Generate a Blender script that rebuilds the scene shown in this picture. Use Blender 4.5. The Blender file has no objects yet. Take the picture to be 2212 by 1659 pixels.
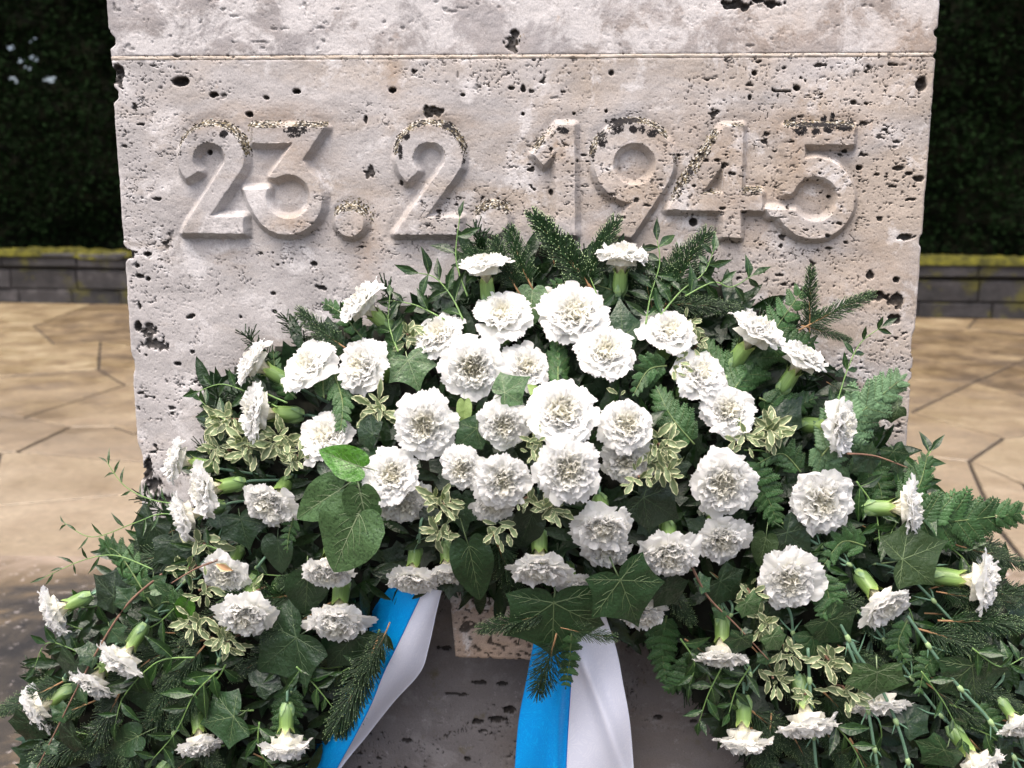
import bpy, math, random
import numpy as np
from mathutils import Vector, Matrix

# ------------------------------------------------------------------ camera, world, sun, exposure
S = bpy.context.scene
COL = S.collection
F_PX, CX, CY = 2150.7, 1106.0, 829.5          # focal length and centre in units of a 2212 x 1659 frame
EYE = Vector((0.0, -1.256, 1.35))
PITCH, YAW, ROLL = math.radians(10.54), math.radians(2.255), math.radians(0.054)

def basis():
    cp, sp = math.cos(PITCH), math.sin(PITCH)
    fw, up, rt = Vector((0, cp, -sp)), Vector((0, sp, cp)), Vector((1, 0, 0))
    c, s = math.cos(ROLL), math.sin(ROLL)
    rt, up = rt * c + up * s, up * c - rt * s
    M = Matrix.Rotation(YAW, 3, 'Z')
    return M @ rt, M @ up, M @ fw
RT, UP, FW = basis()

cam_data = bpy.data.cameras.new('camera')
cam = bpy.data.objects.new('camera', cam_data)
COL.objects.link(cam)
m3 = Matrix((RT, UP, -FW)).transposed()
cam.matrix_world = Matrix.Translation(EYE) @ m3.to_4x4()
cam_data.sensor_width = 36.0
cam_data.lens = 36.0 * F_PX / 2212.0
cam_data.clip_start = 0.05
cam_data.clip_end = 300.0
cam_data.dof.use_dof = True
cam_data.dof.focus_distance = 1.16
cam_data.dof.aperture_fstop = 6.3
S.camera = cam

SUN_EL, SUN_AZ = math.radians(68), math.radians(207)      # azimuth: direction the light comes from, clockwise from +Y
world = bpy.data.worlds.new('World')
S.world = world
world.use_nodes = True
wt = world.node_tree
sky = wt.nodes.new('ShaderNodeTexSky')
sky.sky_type = 'NISHITA'
sky.sun_disc = False
sky.sun_elevation = SUN_EL
sky.sun_rotation = SUN_AZ
sky.air_density = 0.85
sky.dust_density = 8.0
sky.ozone_density = 1.0
bg = wt.nodes['Background']
bg.inputs['Strength'].default_value = 0.15
wt.links.new(sky.outputs[0], bg.inputs[0])
sun_data = bpy.data.lights.new('sun', 'SUN')
sun_data.energy = 1.25
sun_data.angle = math.radians(62)
sun_data.color = (1.0, 0.96, 0.91)
sun = bpy.data.objects.new('sun', sun_data)
COL.objects.link(sun)
sd = Vector((math.sin(SUN_AZ) * math.cos(SUN_EL), math.cos(SUN_AZ) * math.cos(SUN_EL), math.sin(SUN_EL)))
sun.rotation_euler = sd.to_track_quat('Z', 'Y').to_euler()
sun.location = (0, -3, 5)
S.view_settings.view_transform = 'Standard'
S.view_settings.look = 'None'
S.view_settings.gamma = 1.0
S.view_settings.use_curve_mapping = False
S.view_settings.exposure = 1.28
S.cycles.use_denoising = True
S.cycles.max_bounces = 10
S.cycles.diffuse_bounces = 8
S.cycles.transmission_bounces = 8
S.cycles.transparent_max_bounces = 4

# ------------------------------------------------------------------ helpers
def ray(px, py):
    return FW + RT * ((px - CX) / F_PX) + UP * ((CY - py) / F_PX)
def at(px, py, d=0.0):                       # point on the vertical plane d metres in front of the stone's face
    r = ray(px, py)
    return EYE + r * ((-d - EYE.y) / r.y)
def on_ground(px, py, z=0.0):
    r = ray(px, py)
    return EYE + r * ((z - EYE.z) / r.z)
def px_size(px, d):                          # metres covered by px pixels at distance d before the face
    return px * (1.20 - d) / F_PX

def put(o, parent=None, label=None, cat=None, group=None, kind=None):
    COL.objects.link(o)
    if parent is not None: o.parent = parent
    if label: o['label'] = label
    if cat: o['category'] = cat
    if group: o['group'] = group
    if kind: o['kind'] = kind
    return o
def empty(name, loc, label, cat, group=None, mat=None):
    o = bpy.data.objects.new(name, None)
    o.empty_display_size = 0.02
    if mat is not None: o.matrix_world = mat
    else: o.location = loc
    return put(o, None, label, cat, group)
def part(name, me, parent, mat=None, label=None, kind=None):
    o = bpy.data.objects.new(name, me)
    put(o, parent, label, None, None, kind)
    if mat is not None: o.matrix_local = mat
    return o

def mesh_np(name, V, quads=None, tris=None, mats=(), mq=None, mt=None, uv=None, attrs=None, smooth=True, polys=None):
    me = bpy.data.meshes.new(name)
    V = np.asarray(V, dtype=np.float32)
    if polys is not None:
        me.from_pydata(V.tolist(), [], polys)
    else:
        q = np.zeros((0, 4), np.int32) if quads is None else np.asarray(quads, np.int32).reshape(-1, 4)
        t = np.zeros((0, 3), np.int32) if tris is None else np.asarray(tris, np.int32).reshape(-1, 3)
        nq, nt = len(q), len(t)
        me.vertices.add(len(V)); me.vertices.foreach_set('co', V.ravel())
        me.loops.add(nq * 4 + nt * 3)
        me.loops.foreach_set('vertex_index', np.concatenate([q.ravel(), t.ravel()]))
        me.polygons.add(nq + nt)
        ls = np.concatenate([np.arange(nq) * 4, nq * 4 + np.arange(nt) * 3]).astype(np.int32)
        me.polygons.foreach_set('loop_start', ls)
        mi = np.concatenate([np.zeros(nq, np.int32) if mq is None else np.asarray(mq, np.int32),
                             np.zeros(nt, np.int32) if mt is None else np.asarray(mt, np.int32)])
        me.update(calc_edges=True)
        me.polygons.foreach_set('material_index', mi)
    for m in mats: me.materials.append(m)
    if uv is not None:
        uvl = me.uv_layers.new(name='UVMap')
        li = np.zeros(len(me.loops), np.int32)
        me.loops.foreach_get('vertex_index', li)
        uvl.data.foreach_set('uv', np.asarray(uv, np.float32)[li].ravel())
    if attrs:
        for k, a in attrs.items():
            at_ = me.attributes.new(k, 'FLOAT', 'POINT')
            at_.data.foreach_set('value', np.asarray(a, np.float32))
    if smooth:
        me.polygons.foreach_set('use_smooth', np.ones(len(me.polygons), bool))
    me.update()
    return me

class MB:                                    # mesh builder that gathers quad / triangle pieces
    def __init__(s): s.V = []; s.Q = []; s.T = []; s.mq = []; s.mt = []; s.UV = []; s.n = 0
    def add(s, V, Q=None, T=None, m=0, uv=None, mq=None):
        V = np.asarray(V, float).reshape(-1, 3)
        s.V.append(V)
        s.UV.append(np.zeros((len(V), 2)) if uv is None else np.asarray(uv, float))
        if Q is not None and len(Q):
            Q = np.asarray(Q).reshape(-1, 4); s.Q.append(Q + s.n)
            s.mq.append(np.full(len(Q), m) if mq is None else np.asarray(mq))
        if T is not None and len(T):
            T = np.asarray(T).reshape(-1, 3); s.T.append(T + s.n); s.mt.append(np.full(len(T), m))
        s.n += len(V)
    def grid(s, P, m=0, uv=None, mcol=None, close=False):   # P: (rows, cols, 3)
        r, c = P.shape[:2]
        Q = grid_quads(r, c, close)
        mq = None if mcol is None else np.tile(np.asarray(mcol), r - 1)
        s.add(P.reshape(-1, 3), Q=Q, m=m, uv=None if uv is None else uv.reshape(-1, 2), mq=mq)
    def tube(s, pts, rad, n=6, m=0, caps=True):
        pts = [Vector(p) for p in pts]
        k = len(pts)
        rad = [rad] * k if np.isscalar(rad) else list(rad)
        P = np.zeros((k, n, 3))
        ref = Vector((0.31, 0.2, 0.93))
        for i in range(k):
            t = (pts[min(i + 1, k - 1)] - pts[max(i - 1, 0)])
            if t.length < 1e-9: t = Vector((0, 0, 1))
            t.normalize()
            if abs(t.dot(ref)) > 0.95: ref = Vector((0.9, -0.3, 0.1))
            a = t.cross(ref).normalized(); b = t.cross(a)
            ref = b.cross(t) if False else ref
            for j in range(n):
                th = 2 * math.pi * j / n
                P[i, j] = pts[i] + (a * math.cos(th) + b * math.sin(th)) * rad[i]
        b0 = s.n
        s.grid(P, m=m, close=True)
        if caps:
            for i in (0, k - 1):
                T = [(i * n, i * n + j, i * n + j + 1) for j in range(1, n - 1)]
                T = [t if i else t[::-1] for t in T]
                s.add(P.reshape(-1, 3)[0:0], m=m)
                s.T.append(np.asarray(T) + b0); s.mt.append(np.full(len(T), m))
    def arrays(s):
        V = np.concatenate(s.V); UV = np.concatenate(s.UV)
        Q = np.concatenate(s.Q) if s.Q else np.zeros((0, 4), int)
        T = np.concatenate(s.T) if s.T else np.zeros((0, 3), int)
        mq = np.concatenate(s.mq) if s.mq else np.zeros(0, int)
        mt = np.concatenate(s.mt) if s.mt else np.zeros(0, int)
        return V, Q, T, mq, mt, UV
    def mesh(s, name, mats, smooth=True):
        V, Q, T, mq, mt, UV = s.arrays()
        return mesh_np(name, V, Q, T, mats, mq, mt, UV, None, smooth)
def grid_quads(r, c, close=False):
    i = np.arange(r - 1)[:, None] * c
    j = np.arange(c if close else c - 1)[None, :]
    j2 = (j + 1) % c
    return np.stack([i + j, i + j2, i + c + j2, i + c + j], -1).reshape(-1, 4)

def spline(pts, n=6):                        # Catmull-Rom through points (any dimension)
    P = [np.asarray(p, float) for p in pts]
    if len(P) < 3:
        return [P[0] + (P[-1] - P[0]) * t for t in np.linspace(0, 1, n + 1)]
    out = []
    for i in range(len(P) - 1):
        p0, p1, p2, p3 = P[max(i - 1, 0)], P[i], P[i + 1], P[min(i + 2, len(P) - 1)]
        for k in range(n):
            t = k / n
            out.append(0.5 * (2 * p1 + (p2 - p0) * t + (2 * p0 - 5 * p1 + 4 * p2 - p3) * t * t + (3 * p1 - p0 - 3 * p2 + p3) * t ** 3))
    out.append(P[-1])
    return out
def sstep(a, b, x):
    t = np.clip((x - a) / (b - a), 0, 1)
    return t * t * (3 - 2 * t)
def hash2(i, j, seed):
    h = (i.astype(np.int64) * 374761393 + j.astype(np.int64) * 668265263 + seed * 974711) & 0xffffffff
    h = ((h ^ (h >> 13)) * 1274126177) & 0xffffffff
    h = ((h ^ (h >> 16)) * 2246822519) & 0xffffffff
    return ((h ^ (h >> 15)) & 0xffffff) / float(0xffffff)
def vn(x, y, seed=0):                        # value noise
    i, j = np.floor(x), np.floor(y)
    u, v = x - i, y - j
    u = u * u * (3 - 2 * u); v = v * v * (3 - 2 * v)
    i = i.astype(np.int64); j = j.astype(np.int64)
    a, b = hash2(i, j, seed), hash2(i + 1, j, seed)
    c, d = hash2(i, j + 1, seed), hash2(i + 1, j + 1, seed)
    return (a * (1 - u) + b * u) * (1 - v) + (c * (1 - u) + d * u) * v
def fbm(x, y, seed=0, o=4):
    s = 0; a = 0.5; t = 0
    for k in range(o):
        s = s + a * vn(x * 2 ** k + 17.3 * k, y * 2 ** k - 9.1 * k, seed + k); t += a; a *= 0.5
    return s / t

# ------------------------------------------------------------------ materials
class NT:                                    # small wrapper for node trees
    def __init__(s, name, disp=False):
        s.m = bpy.data.materials.new(name); s.m.use_nodes = True
        s.t = s.m.node_tree; s.b = s.t.nodes['Principled BSDF']; s.out = s.t.nodes['Material Output']
    def n(s, typ, **kw):
        x = s.t.nodes.new(typ)
        for k, v in kw.items():
            if k.startswith('i_'):
                key = k[2:]
                key = int(key) if key.isdigit() else key.replace('_', ' ')
                x.inputs[key].default_value = v
            else: setattr(x, k, v)
        return x
    def l(s, a, b): s.t.links.new(a, b)
    def noise(s, vec, scale, detail=4, rough=0.55, dist=0.0):
        x = s.n('ShaderNodeTexNoise'); x.inputs['Scale'].default_value = scale
        x.inputs['Detail'].default_value = detail; x.inputs['Roughness'].default_value = rough
        x.inputs['Distortion'].default_value = dist
        if vec is not None: s.l(vec, x.inputs['Vector'])
        return x.outputs[0]
    def ramp(s, fac, stops, interp='LINEAR'):
        x = s.n('ShaderNodeValToRGB'); x.color_ramp.interpolation = interp
        e = x.color_ramp.elements
        while len(e) < len(stops): e.new(0.5)
        for k, (p, c) in enumerate(stops):
            e[k].position = p; e[k].color = (c, c, c, 1) if np.isscalar(c) else (*c, 1)
        s.l(fac, x.inputs[0]); return x.outputs[0]
    def mix(s, fac, a, b, mode='MIX'):
        x = s.n('ShaderNodeMix', data_type='RGBA', blend_type=mode)
        for i, v in ((0, fac), (6, a), (7, b)):
            if hasattr(v, 'is_linked') or hasattr(v, 'links'): s.l(v, x.inputs[i])
            elif np.isscalar(v): x.inputs[i].default_value = v
            else: x.inputs[i].default_value = (*v, 1)
        return x.outputs[2]
    def math(s, op, a, b=0.0, clamp=False):
        x = s.n('ShaderNodeMath', operation=op, use_clamp=clamp)
        for i, v in ((0, a), (1, b)):
            if np.isscalar(v): x.inputs[i].default_value = v
            else: s.l(v, x.inputs[i])
        return x.outputs[0]
    def mapping(s, vec, scale):
        x = s.n('ShaderNodeMapping'); x.inputs['Scale'].default_value = scale
        s.l(vec, x.inputs[0]); return x.outputs[0]
    def bump(s, h, strength, dist):
        x = s.n('ShaderNodeBump'); x.inputs['Strength'].default_value = strength; x.inputs['Distance'].default_value = dist
        s.l(h, x.inputs['Height']); s.l(x.outputs[0], s.b.inputs['Normal']); return x.outputs[0]
    def attr(s, name): return s.n('ShaderNodeAttribute', attribute_name=name).outputs['Fac']
    def pos(s): return s.n('ShaderNodeNewGeometry').outputs['Position']
    def obj(s): return s.n('ShaderNodeTexCoord').outputs['Object']
    def set(s, **kw):
        for k, v in kw.items():
            s.b.inputs[k.replace('_', ' ')].default_value = (*v, 1) if not np.isscalar(v) and len(v) == 3 else v

def stone_mat(name, a=(0.375, 0.358, 0.355), b=(0.370, 0.320, 0.276), white=(0.54, 0.525, 0.525), damp_shade=True, tan=0.0, wh=0.0):
    T = NT(name); p = T.pos()
    big = T.noise(T.mapping(p, (1.2, 1, 3.0)), 4.5, 5, 0.6, 0.6)
    sep = T.n('ShaderNodeSeparateXYZ'); T.l(p, sep.inputs[0])
    side = T.math('MULTIPLY', sep.outputs[0], 0.22)
    f = T.ramp(T.math('ADD', T.math('ADD', big, side), tan), [(0.40, 0.0), (0.66, 1.0)])
    col = T.mix(f, a, b)
    dark = T.ramp(T.noise(T.mapping(p, (0.8, 1, 1.6)), 9, 6, 0.65), [(0.38, 0.78), (0.62, 1.08)])
    col = T.mix(1.0, col, dark, 'MULTIPLY')
    w = T.ramp(T.math('ADD', T.noise(p, 16, 9, 0.72, 0.4), T.math('ADD', T.math('MULTIPLY', T.math('MAXIMUM', T.math('SUBTRACT', sep.outputs[2], 1.50), 0.0), 0.9), wh)), [(0.53, 0.0), (0.62, 0.75)])
    col = T.mix(w, col, white)
    fine = T.ramp(T.noise(p, 520, 4, 0.8), [(0.32, 0.74), (0.5, 1.0), (0.68, 1.16)])
    col = T.mix(1.0, col, fine, 'MULTIPLY')
    ochre = T.ramp(T.noise(p, 38, 5, 0.6), [(0.66, 0.0), (0.74, 0.35)])
    col = T.mix(ochre, col, (0.36, 0.24, 0.15))
    if damp_shade:  # lower face darkened: the wreath's shade painted in, together with damp
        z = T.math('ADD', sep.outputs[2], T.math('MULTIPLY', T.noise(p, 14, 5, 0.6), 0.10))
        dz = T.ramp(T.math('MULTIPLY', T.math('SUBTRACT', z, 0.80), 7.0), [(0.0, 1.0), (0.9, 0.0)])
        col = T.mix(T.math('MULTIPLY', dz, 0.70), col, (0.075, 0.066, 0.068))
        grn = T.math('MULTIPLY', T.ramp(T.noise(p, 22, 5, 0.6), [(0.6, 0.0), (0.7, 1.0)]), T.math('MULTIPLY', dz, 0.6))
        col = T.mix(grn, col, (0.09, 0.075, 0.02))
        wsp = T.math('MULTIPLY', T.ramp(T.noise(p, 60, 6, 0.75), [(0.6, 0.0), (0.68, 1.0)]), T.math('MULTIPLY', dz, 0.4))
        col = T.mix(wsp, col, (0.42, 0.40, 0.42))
    stn = T.math('MULTIPLY', T.attr('stain'), T.ramp(T.noise(p, 70, 5, 0.7), [(0.3, 0.35), (0.6, 1.0)]))
    col = T.mix(T.math('MULTIPLY', stn, 0.55), col, (0.30, 0.20, 0.115))
    # lichen crumbs of white, ochre yellow and black
    vor = T.n('ShaderNodeTexVoronoi', i_Scale=460.0); T.l(p, vor.inputs['Vector'])
    sc = T.n('ShaderNodeSeparateColor'); T.l(vor.outputs['Color'], sc.inputs[0])
    lcol = T.ramp(sc.outputs[0], [(0.0, (0.015, 0.013, 0.012)), (0.42, (0.085, 0.072, 0.055)), (0.60, (0.15, 0.125, 0.075)), (0.72, (0.22, 0.20, 0.165)), (0.88, (0.40, 0.39, 0.36))], 'CONSTANT')
    L = T.attr('lichen')
    lm = T.ramp(T.math('ADD', L, T.math('MULTIPLY', T.math('SUBTRACT', sc.outputs[1], 0.5), 0.7)), [(0.42, 0.0), (0.50, 1.0)])
    col = T.mix(lm, col, lcol)
    blk = T.ramp(T.math('MULTIPLY', T.attr('black'), T.ramp(T.noise(p, 190, 6, 0.8), [(0.36, 0.2), (0.60, 1.5)])), [(0.40, 0.0), (0.50, 1.0)])
    col = T.mix(blk, col, (0.010, 0.009, 0.010))
    dirt = T.ramp(T.math('MULTIPLY', T.attr('pit'), T.ramp(T.noise(p, 150, 3, 0.6), [(0.25, 0.55), (0.6, 1.0)])), [(0.12, 0.0), (0.6, 0.86)])
    col = T.mix(dirt, col, (0.020, 0.016, 0.013))
    T.l(col, T.b.inputs['Base Color'])
    T.set(Roughness=0.88)
    T.b.inputs['Specular IOR Level'].default_value = 0.25
    h = T.math('ADD', T.noise(p, 320, 6, 0.75), T.math('MULTIPLY', T.noise(p, 90, 4, 0.6), 1.2))
    T.bump(h, 0.4, 0.0014)
    return T.m

def leaf_mat(name, c1, c2, rough=0.38, trans=0.12, nscale=60, spec=0.5, var=0.35, speck=0.0):
    T = NT(name); o = T.obj()
    n = T.noise(T.n('ShaderNodeTexCoord').outputs['Object'], nscale, 4, 0.6)
    col = T.mix(T.ramp(n, [(0.3, 0.0), (0.7, 1.0)]), c1, c2)
    oi = T.n('ShaderNodeObjectInfo').outputs['Random']
    k = T.math('ADD', T.math('MULTIPLY', oi, var * 2), 1.0 - var)
    cr = T.n('ShaderNodeCombineColor'); [T.l(k, cr.inputs[i]) for i in range(3)]
    col = T.mix(1.0, col, cr.outputs[0], 'MULTIPLY')
    if speck:
        sp = T.ramp(T.noise(T.pos(), 300, 3, 0.7), [(0.40, min(1, speck * 1.5)), (0.47, 0.0)])
        col = T.mix(sp, col, (c1[0] * .3, c1[1] * .35, c1[2] * .3))
    T.l(col, T.b.inputs['Base Color'])
    T.set(Roughness=rough); T.b.inputs['Specular IOR Level'].default_value = spec
    bnm = T.bump(T.math('ADD', T.noise(T.pos(), 260, 4, 0.6), T.math('MULTIPLY', T.noise(T.pos(), 75, 2, 0.5), 2.0)), 0.5, 0.0026)
    if trans > 0:
        tr = T.n('ShaderNodeBsdfTranslucent')
        tc = T.mix(0.5, col, (c2[0] * 1.6, c2[1] * 2.2, c2[2] * .7)); T.l(tc, tr.inputs[0])
        ms = T.n('ShaderNodeMixShader', i_0=trans); T.l(T.b.outputs[0], ms.inputs[1]); T.l(tr.outputs[0], ms.inputs[2])
        T.l(ms.outputs[0], T.out.inputs[0])
    return T.m

def simple_mat(name, c1, c2=None, rough=0.7, scale=80, spec=0.4, bumpd=0.0006):
    T = NT(name)
    c2 = c2 or c1
    col = T.mix(T.ramp(T.noise(T.pos(), scale, 4, 0.6), [(0.35, 0.0), (0.65, 1.0)]), c1, c2)
    T.l(col, T.b.inputs['Base Color']); T.set(Roughness=rough)
    T.b.inputs['Specular IOR Level'].default_value = spec
    T.bump(T.noise(T.pos(), scale * 4, 4, 0.6), 0.4, bumpd)
    return T.m

def petal_mat():
    T = NT('carnation_petal')
    uv = T.n('ShaderNodeTexCoord').outputs['UV']
    sep = T.n('ShaderNodeSeparateXYZ'); T.l(uv, sep.inputs[0])
    col = T.ramp(sep.outputs[1], [(0.0, (0.62, 0.68, 0.34)), (0.14, (0.84, 0.82, 0.62)), (0.42, (0.88, 0.86, 0.75)), (0.74, (0.88, 0.88, 0.85)), (1.0, (0.89, 0.89, 0.885))])
    T.l(col, T.b.inputs['Base Color']); T.set(Roughness=0.62)
    T.b.inputs['Specular IOR Level'].default_value = 0.25
    n = T.noise(T.mapping(uv, (26, 1.6, 1)), 1.0, 3, 0.6)
    bn = T.bump(n, 0.5, 0.0011)
    tr = T.n('ShaderNodeBsdfTranslucent'); T.l(col, tr.inputs[0]); T.l(bn, tr.inputs['Normal'])
    ms = T.n('ShaderNodeMixShader', i_0=0.55); T.l(T.b.outputs[0], ms.inputs[1]); T.l(tr.outputs[0], ms.inputs[2])
    T.l(ms.outputs[0], T.out.inputs[0])
    return T.m
def calyx_mat():
    T = NT('carnation_calyx')
    uv = T.n('ShaderNodeTexCoord').outputs['UV']
    sep = T.n('ShaderNodeSeparateXYZ'); T.l(uv, sep.inputs[0])
    col = T.ramp(sep.outputs[1], [(0.0, (0.09, 0.17, 0.07)), (0.45, (0.12, 0.21, 0.055)), (0.8, (0.17, 0.27, 0.07)), (1.0, (0.33, 0.38, 0.12))])
    st = T.ramp(T.noise(T.mapping(uv, (34, 1.0, 1)), 1.0, 3, 0.6), [(0.35, 0.78), (0.65, 1.12)])
    col = T.mix(1.0, col, st, 'MULTIPLY')
    T.l(col, T.b.inputs['Base Color']); T.set(Roughness=0.45)
    T.bump(T.noise(T.mapping(uv, (60, 2, 1)), 1.0, 3, 0.6), 0.3, 0.0008)
    return T.m

M = {}
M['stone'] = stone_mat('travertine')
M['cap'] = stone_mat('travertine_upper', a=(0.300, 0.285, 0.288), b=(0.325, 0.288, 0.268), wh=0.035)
M['console'] = stone_mat('travertine_console', a=(0.34, 0.28, 0.245), b=(0.37, 0.28, 0.215), damp_shade=False, tan=0.08)
M['mortar'] = simple_mat('lime_mortar', (0.42, 0.385, 0.35), (0.37, 0.315, 0.26), 0.9, 70)
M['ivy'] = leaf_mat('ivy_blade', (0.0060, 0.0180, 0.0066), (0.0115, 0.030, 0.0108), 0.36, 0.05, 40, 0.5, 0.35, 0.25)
M['ivy_mid'] = leaf_mat('ivy_blade_mid', (0.013, 0.036, 0.013), (0.022, 0.055, 0.019), 0.34, 0.06, 40, 0.5, 0.25, 0.25)
M['ivy_pale'] = leaf_mat('ivy_blade_grey', (0.046, 0.100, 0.036), (0.074, 0.140, 0.052), 0.38, 0.08, 40, 0.5, 0.2, 0.5)
M['ivy_fresh'] = leaf_mat('ivy_blade_fresh', (0.036, 0.118, 0.010), (0.056, 0.165, 0.018), 0.30, 0.12, 30, 0.5, 0.2, 0.35)
M['ivy_olive'] = leaf_mat('ivy_blade_olive', (0.016, 0.034, 0.010), (0.026, 0.048, 0.015), 0.45, 0.08, 40, 0.4, 0.2)
M['ivy_light'] = leaf_mat('ivy_blade_underside', (0.14, 0.21, 0.06), (0.168, 0.245, 0.078), 0.55, 0.10, 40, 0.3, 0.15)
M['vein'] = simple_mat('leaf_vein', (0.075, 0.115, 0.048), (0.105, 0.15, 0.066), 0.5, 60)
M['vein_pale'] = simple_mat('leaf_vein_bold', (0.16, 0.215, 0.115), (0.20, 0.26, 0.14), 0.5, 60)
M['vein_dark'] = simple_mat('leaf_vein_dim', (0.030, 0.055, 0.024), (0.048, 0.080, 0.036), 0.5, 60)
M['ruscus'] = leaf_mat('ruscus_blade', (0.0095, 0.031, 0.0072), (0.017, 0.048, 0.0105), 0.30, 0.12, 50, 0.5, 0.4, 0.25)
M['ruscus_stem'] = simple_mat('ruscus_stem', (0.10, 0.19, 0.06), (0.15, 0.25, 0.07), 0.5)
M['var_mid'] = leaf_mat('pittosporum_blade', (0.105, 0.150, 0.068), (0.170, 0.215, 0.110), 0.45, 0.10, 60, 0.4, 0.3)
M['var_edge'] = leaf_mat('pittosporum_margin', (0.44, 0.455, 0.265), (0.50, 0.51, 0.33), 0.5, 0.12, 60, 0.3, 0.15)
M['twig'] = simple_mat('brown_twig', (0.12, 0.065, 0.045), (0.19, 0.11, 0.075), 0.75)
M['fern'] = leaf_mat('fern_pinnule', (0.02736, 0.0735, 0.02232), (0.0432, 0.1035, 0.03224), 0.45, 0.12, 80, 0.4, 0.3)
M['fern_pale'] = leaf_mat('fern_pinnule_pale', (0.088, 0.1681, 0.0825), (0.12, 0.2132, 0.105), 0.5, 0.15, 80, 0.4, 0.2)
M['fern_stem'] = simple_mat('fern_stem', (0.11, 0.14, 0.05), (0.10, 0.17, 0.06), 0.6)
M['needle'] = leaf_mat('fir_needle', (0.007, 0.027, 0.006), (0.013, 0.043, 0.0095), 0.36, 0.04, 200, 0.5, 0.25)
M['needle_tip'] = simple_mat('fir_needle_tip', (0.26, 0.36, 0.17), None, 0.5)
M['fir_twig'] = simple_mat('fir_twig', (0.22, 0.12, 0.06), (0.28, 0.17, 0.08), 0.7)
M['petal'] = petal_mat()
M['calyx'] = calyx_mat()
M['bract'] = simple_mat('carnation_bract', (0.22, 0.33, 0.12), (0.10, 0.18, 0.10), 0.5, 200)
M['stem'] = simple_mat('carnation_stem', (0.08, 0.16, 0.105), (0.12, 0.216, 0.1425), 0.55, 90)
M['node'] = simple_mat('carnation_node', (0.30, 0.42, 0.20), (0.24, 0.36, 0.17), 0.55)
M['blade'] = simple_mat('carnation_blade', (0.09, 0.18, 0.12), (0.13, 0.24, 0.15), 0.5)
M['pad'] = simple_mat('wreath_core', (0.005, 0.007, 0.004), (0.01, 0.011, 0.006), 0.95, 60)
M['dead'] = simple_mat('dry_leaf', (0.36, 0.20, 0.10), (0.45, 0.28, 0.15), 0.7, 120)
def silk(name, c, c2):
    T = NT(name); uv = T.n('ShaderNodeTexCoord').outputs['UV']
    n = T.noise(T.mapping(uv, (1.0, 0.35, 1)), 2.2, 4, 0.55, 0.8)
    w = T.math('SINE', T.math('MULTIPLY', T.math('ADD', T.math('MULTIPLY', n, 3.0), T.math('MULTIPLY', T.math('MULTIPLY', 1.0, 1.0), 0.0)), 46.0))
    f = T.ramp(T.math('ADD', T.math('MULTIPLY', w, 0.5), 0.5), [(0.0, 0.0), (0.75, 0.15), (1.0, 1.0)])
    T.l(T.mix(f, c, c2), T.b.inputs['Base Color'])
    T.l(T.math('ADD', T.math('MULTIPLY', f, -0.12), 0.48), T.b.inputs['Roughness'])
    T.b.inputs['Specular IOR Level'].default_value = 0.3
    wv = T.n('ShaderNodeTexWave', i_Scale=120.0, bands_direction='Y'); T.l(uv, wv.inputs[0])
    T.bump(T.math('ADD', wv.outputs[1], f), 0.10, 0.0004)
    return T.m
M['blue'] = silk('blue_moire_silk', (0.0, 0.29, 0.78), (0.001, 0.38, 0.86))
M['white'] = silk('white_moire_silk', (0.74, 0.765, 0.88), (0.80, 0.82, 0.92))

# ------------------------------------------------------------------ the monument
def arc(cx, cy, r, a0, a1, n=40):
    return [(cx + r * math.cos(math.radians(a0 + (a1 - a0) * k / n)), cy + r * math.sin(math.radians(a0 + (a1 - a0) * k / n))) for k in range(n + 1)]
def z1(l): return [(345.6 + x * .21875, 224.7 + y * .21875) for x, y in l]
def z2(l): return [(812.2 + x * .21875, 224.7 + y * .21875) for x, y in l]
def z3(l): return [(1244.3 + x * .2969, 224.7 + y * .2969) for x, y in l]
DIGITS = [
 ('numeral', 'first numeral 2 with yellow lichen on its shoulder', [z1(arc(538, 540, 320, 141, 376) + [(520, 1110), (850, 1115), (850, 1275), (250, 1270), (262, 1225)] + arc(515, 545, 160, 376, 130))]),
 ('numeral', 'numeral 3 with a flat top bar', [z1([(940, 235), (1640, 238), (1425, 560)] + arc(1275, 940, 345, -50, 150) + [(905, 980), (855, 842), (1085, 840)] + arc(1290, 915, 218, 200, -125) + [(1105, 722), (1338, 392), (940, 388)])]),
 ('full_stop', 'first round full stop, with the lichen collar', [z1(arc(1892, 1168, 134, 0, 355))]),
 ('numeral', 'second numeral 2, ringed by black and white lichen', [z2(arc(538, 535, 322, 133, 378) + [(495, 1120), (835, 1125), (835, 1285), (200, 1285), (215, 1255)] + arc(536, 540, 162, 378, 132))]),
 ('full_stop', 'second round full stop, half behind the fir', [z2(arc(1160, 1145, 145, 0, 355))]),
 ('numeral', 'numeral 1', [z2([(1800, 215), (1955, 215), (1965, 1290), (1775, 1290), (1780, 478), (1660, 605), (1555, 500)])]),
 ('numeral', 'numeral 9 with a black lichen crown', [z3(arc(415, 428, 286, 35, -268) + [(405, 716), (255, 950), (395, 970)]), z3(arc(420, 440, 155, 0, 355))]),
 ('numeral', 'numeral 4 with lichen down its slanting side', [z3([(1068, 168), (1205, 165), (1190, 640), (1340, 640), (1340, 775), (1182, 770), (1185, 968), (1058, 965), (1058, 775), (665, 768), (705, 695)]), z3([(1068, 425), (1062, 650), (905, 650)])]),
 ('numeral', 'numeral 5 with a black stained top bar', [z3([(1530, 172), (2005, 172), (2000, 298), (1645, 298), (1643, 392)] + arc(1715, 685, 290, -104, 152) + [(1400, 812), (1370, 765), (1575, 775)] + arc(1725, 690, 165, 150, -160) + [(1545, 652), (1508, 652)])]),
]
XL, XR = -0.5445, 0.4562
STEP = 0.00095
ztop, zbot = EYE.z + 0.27, 0.06
xs = np.arange(XL, XR + STEP * 0.5, STEP)
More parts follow.
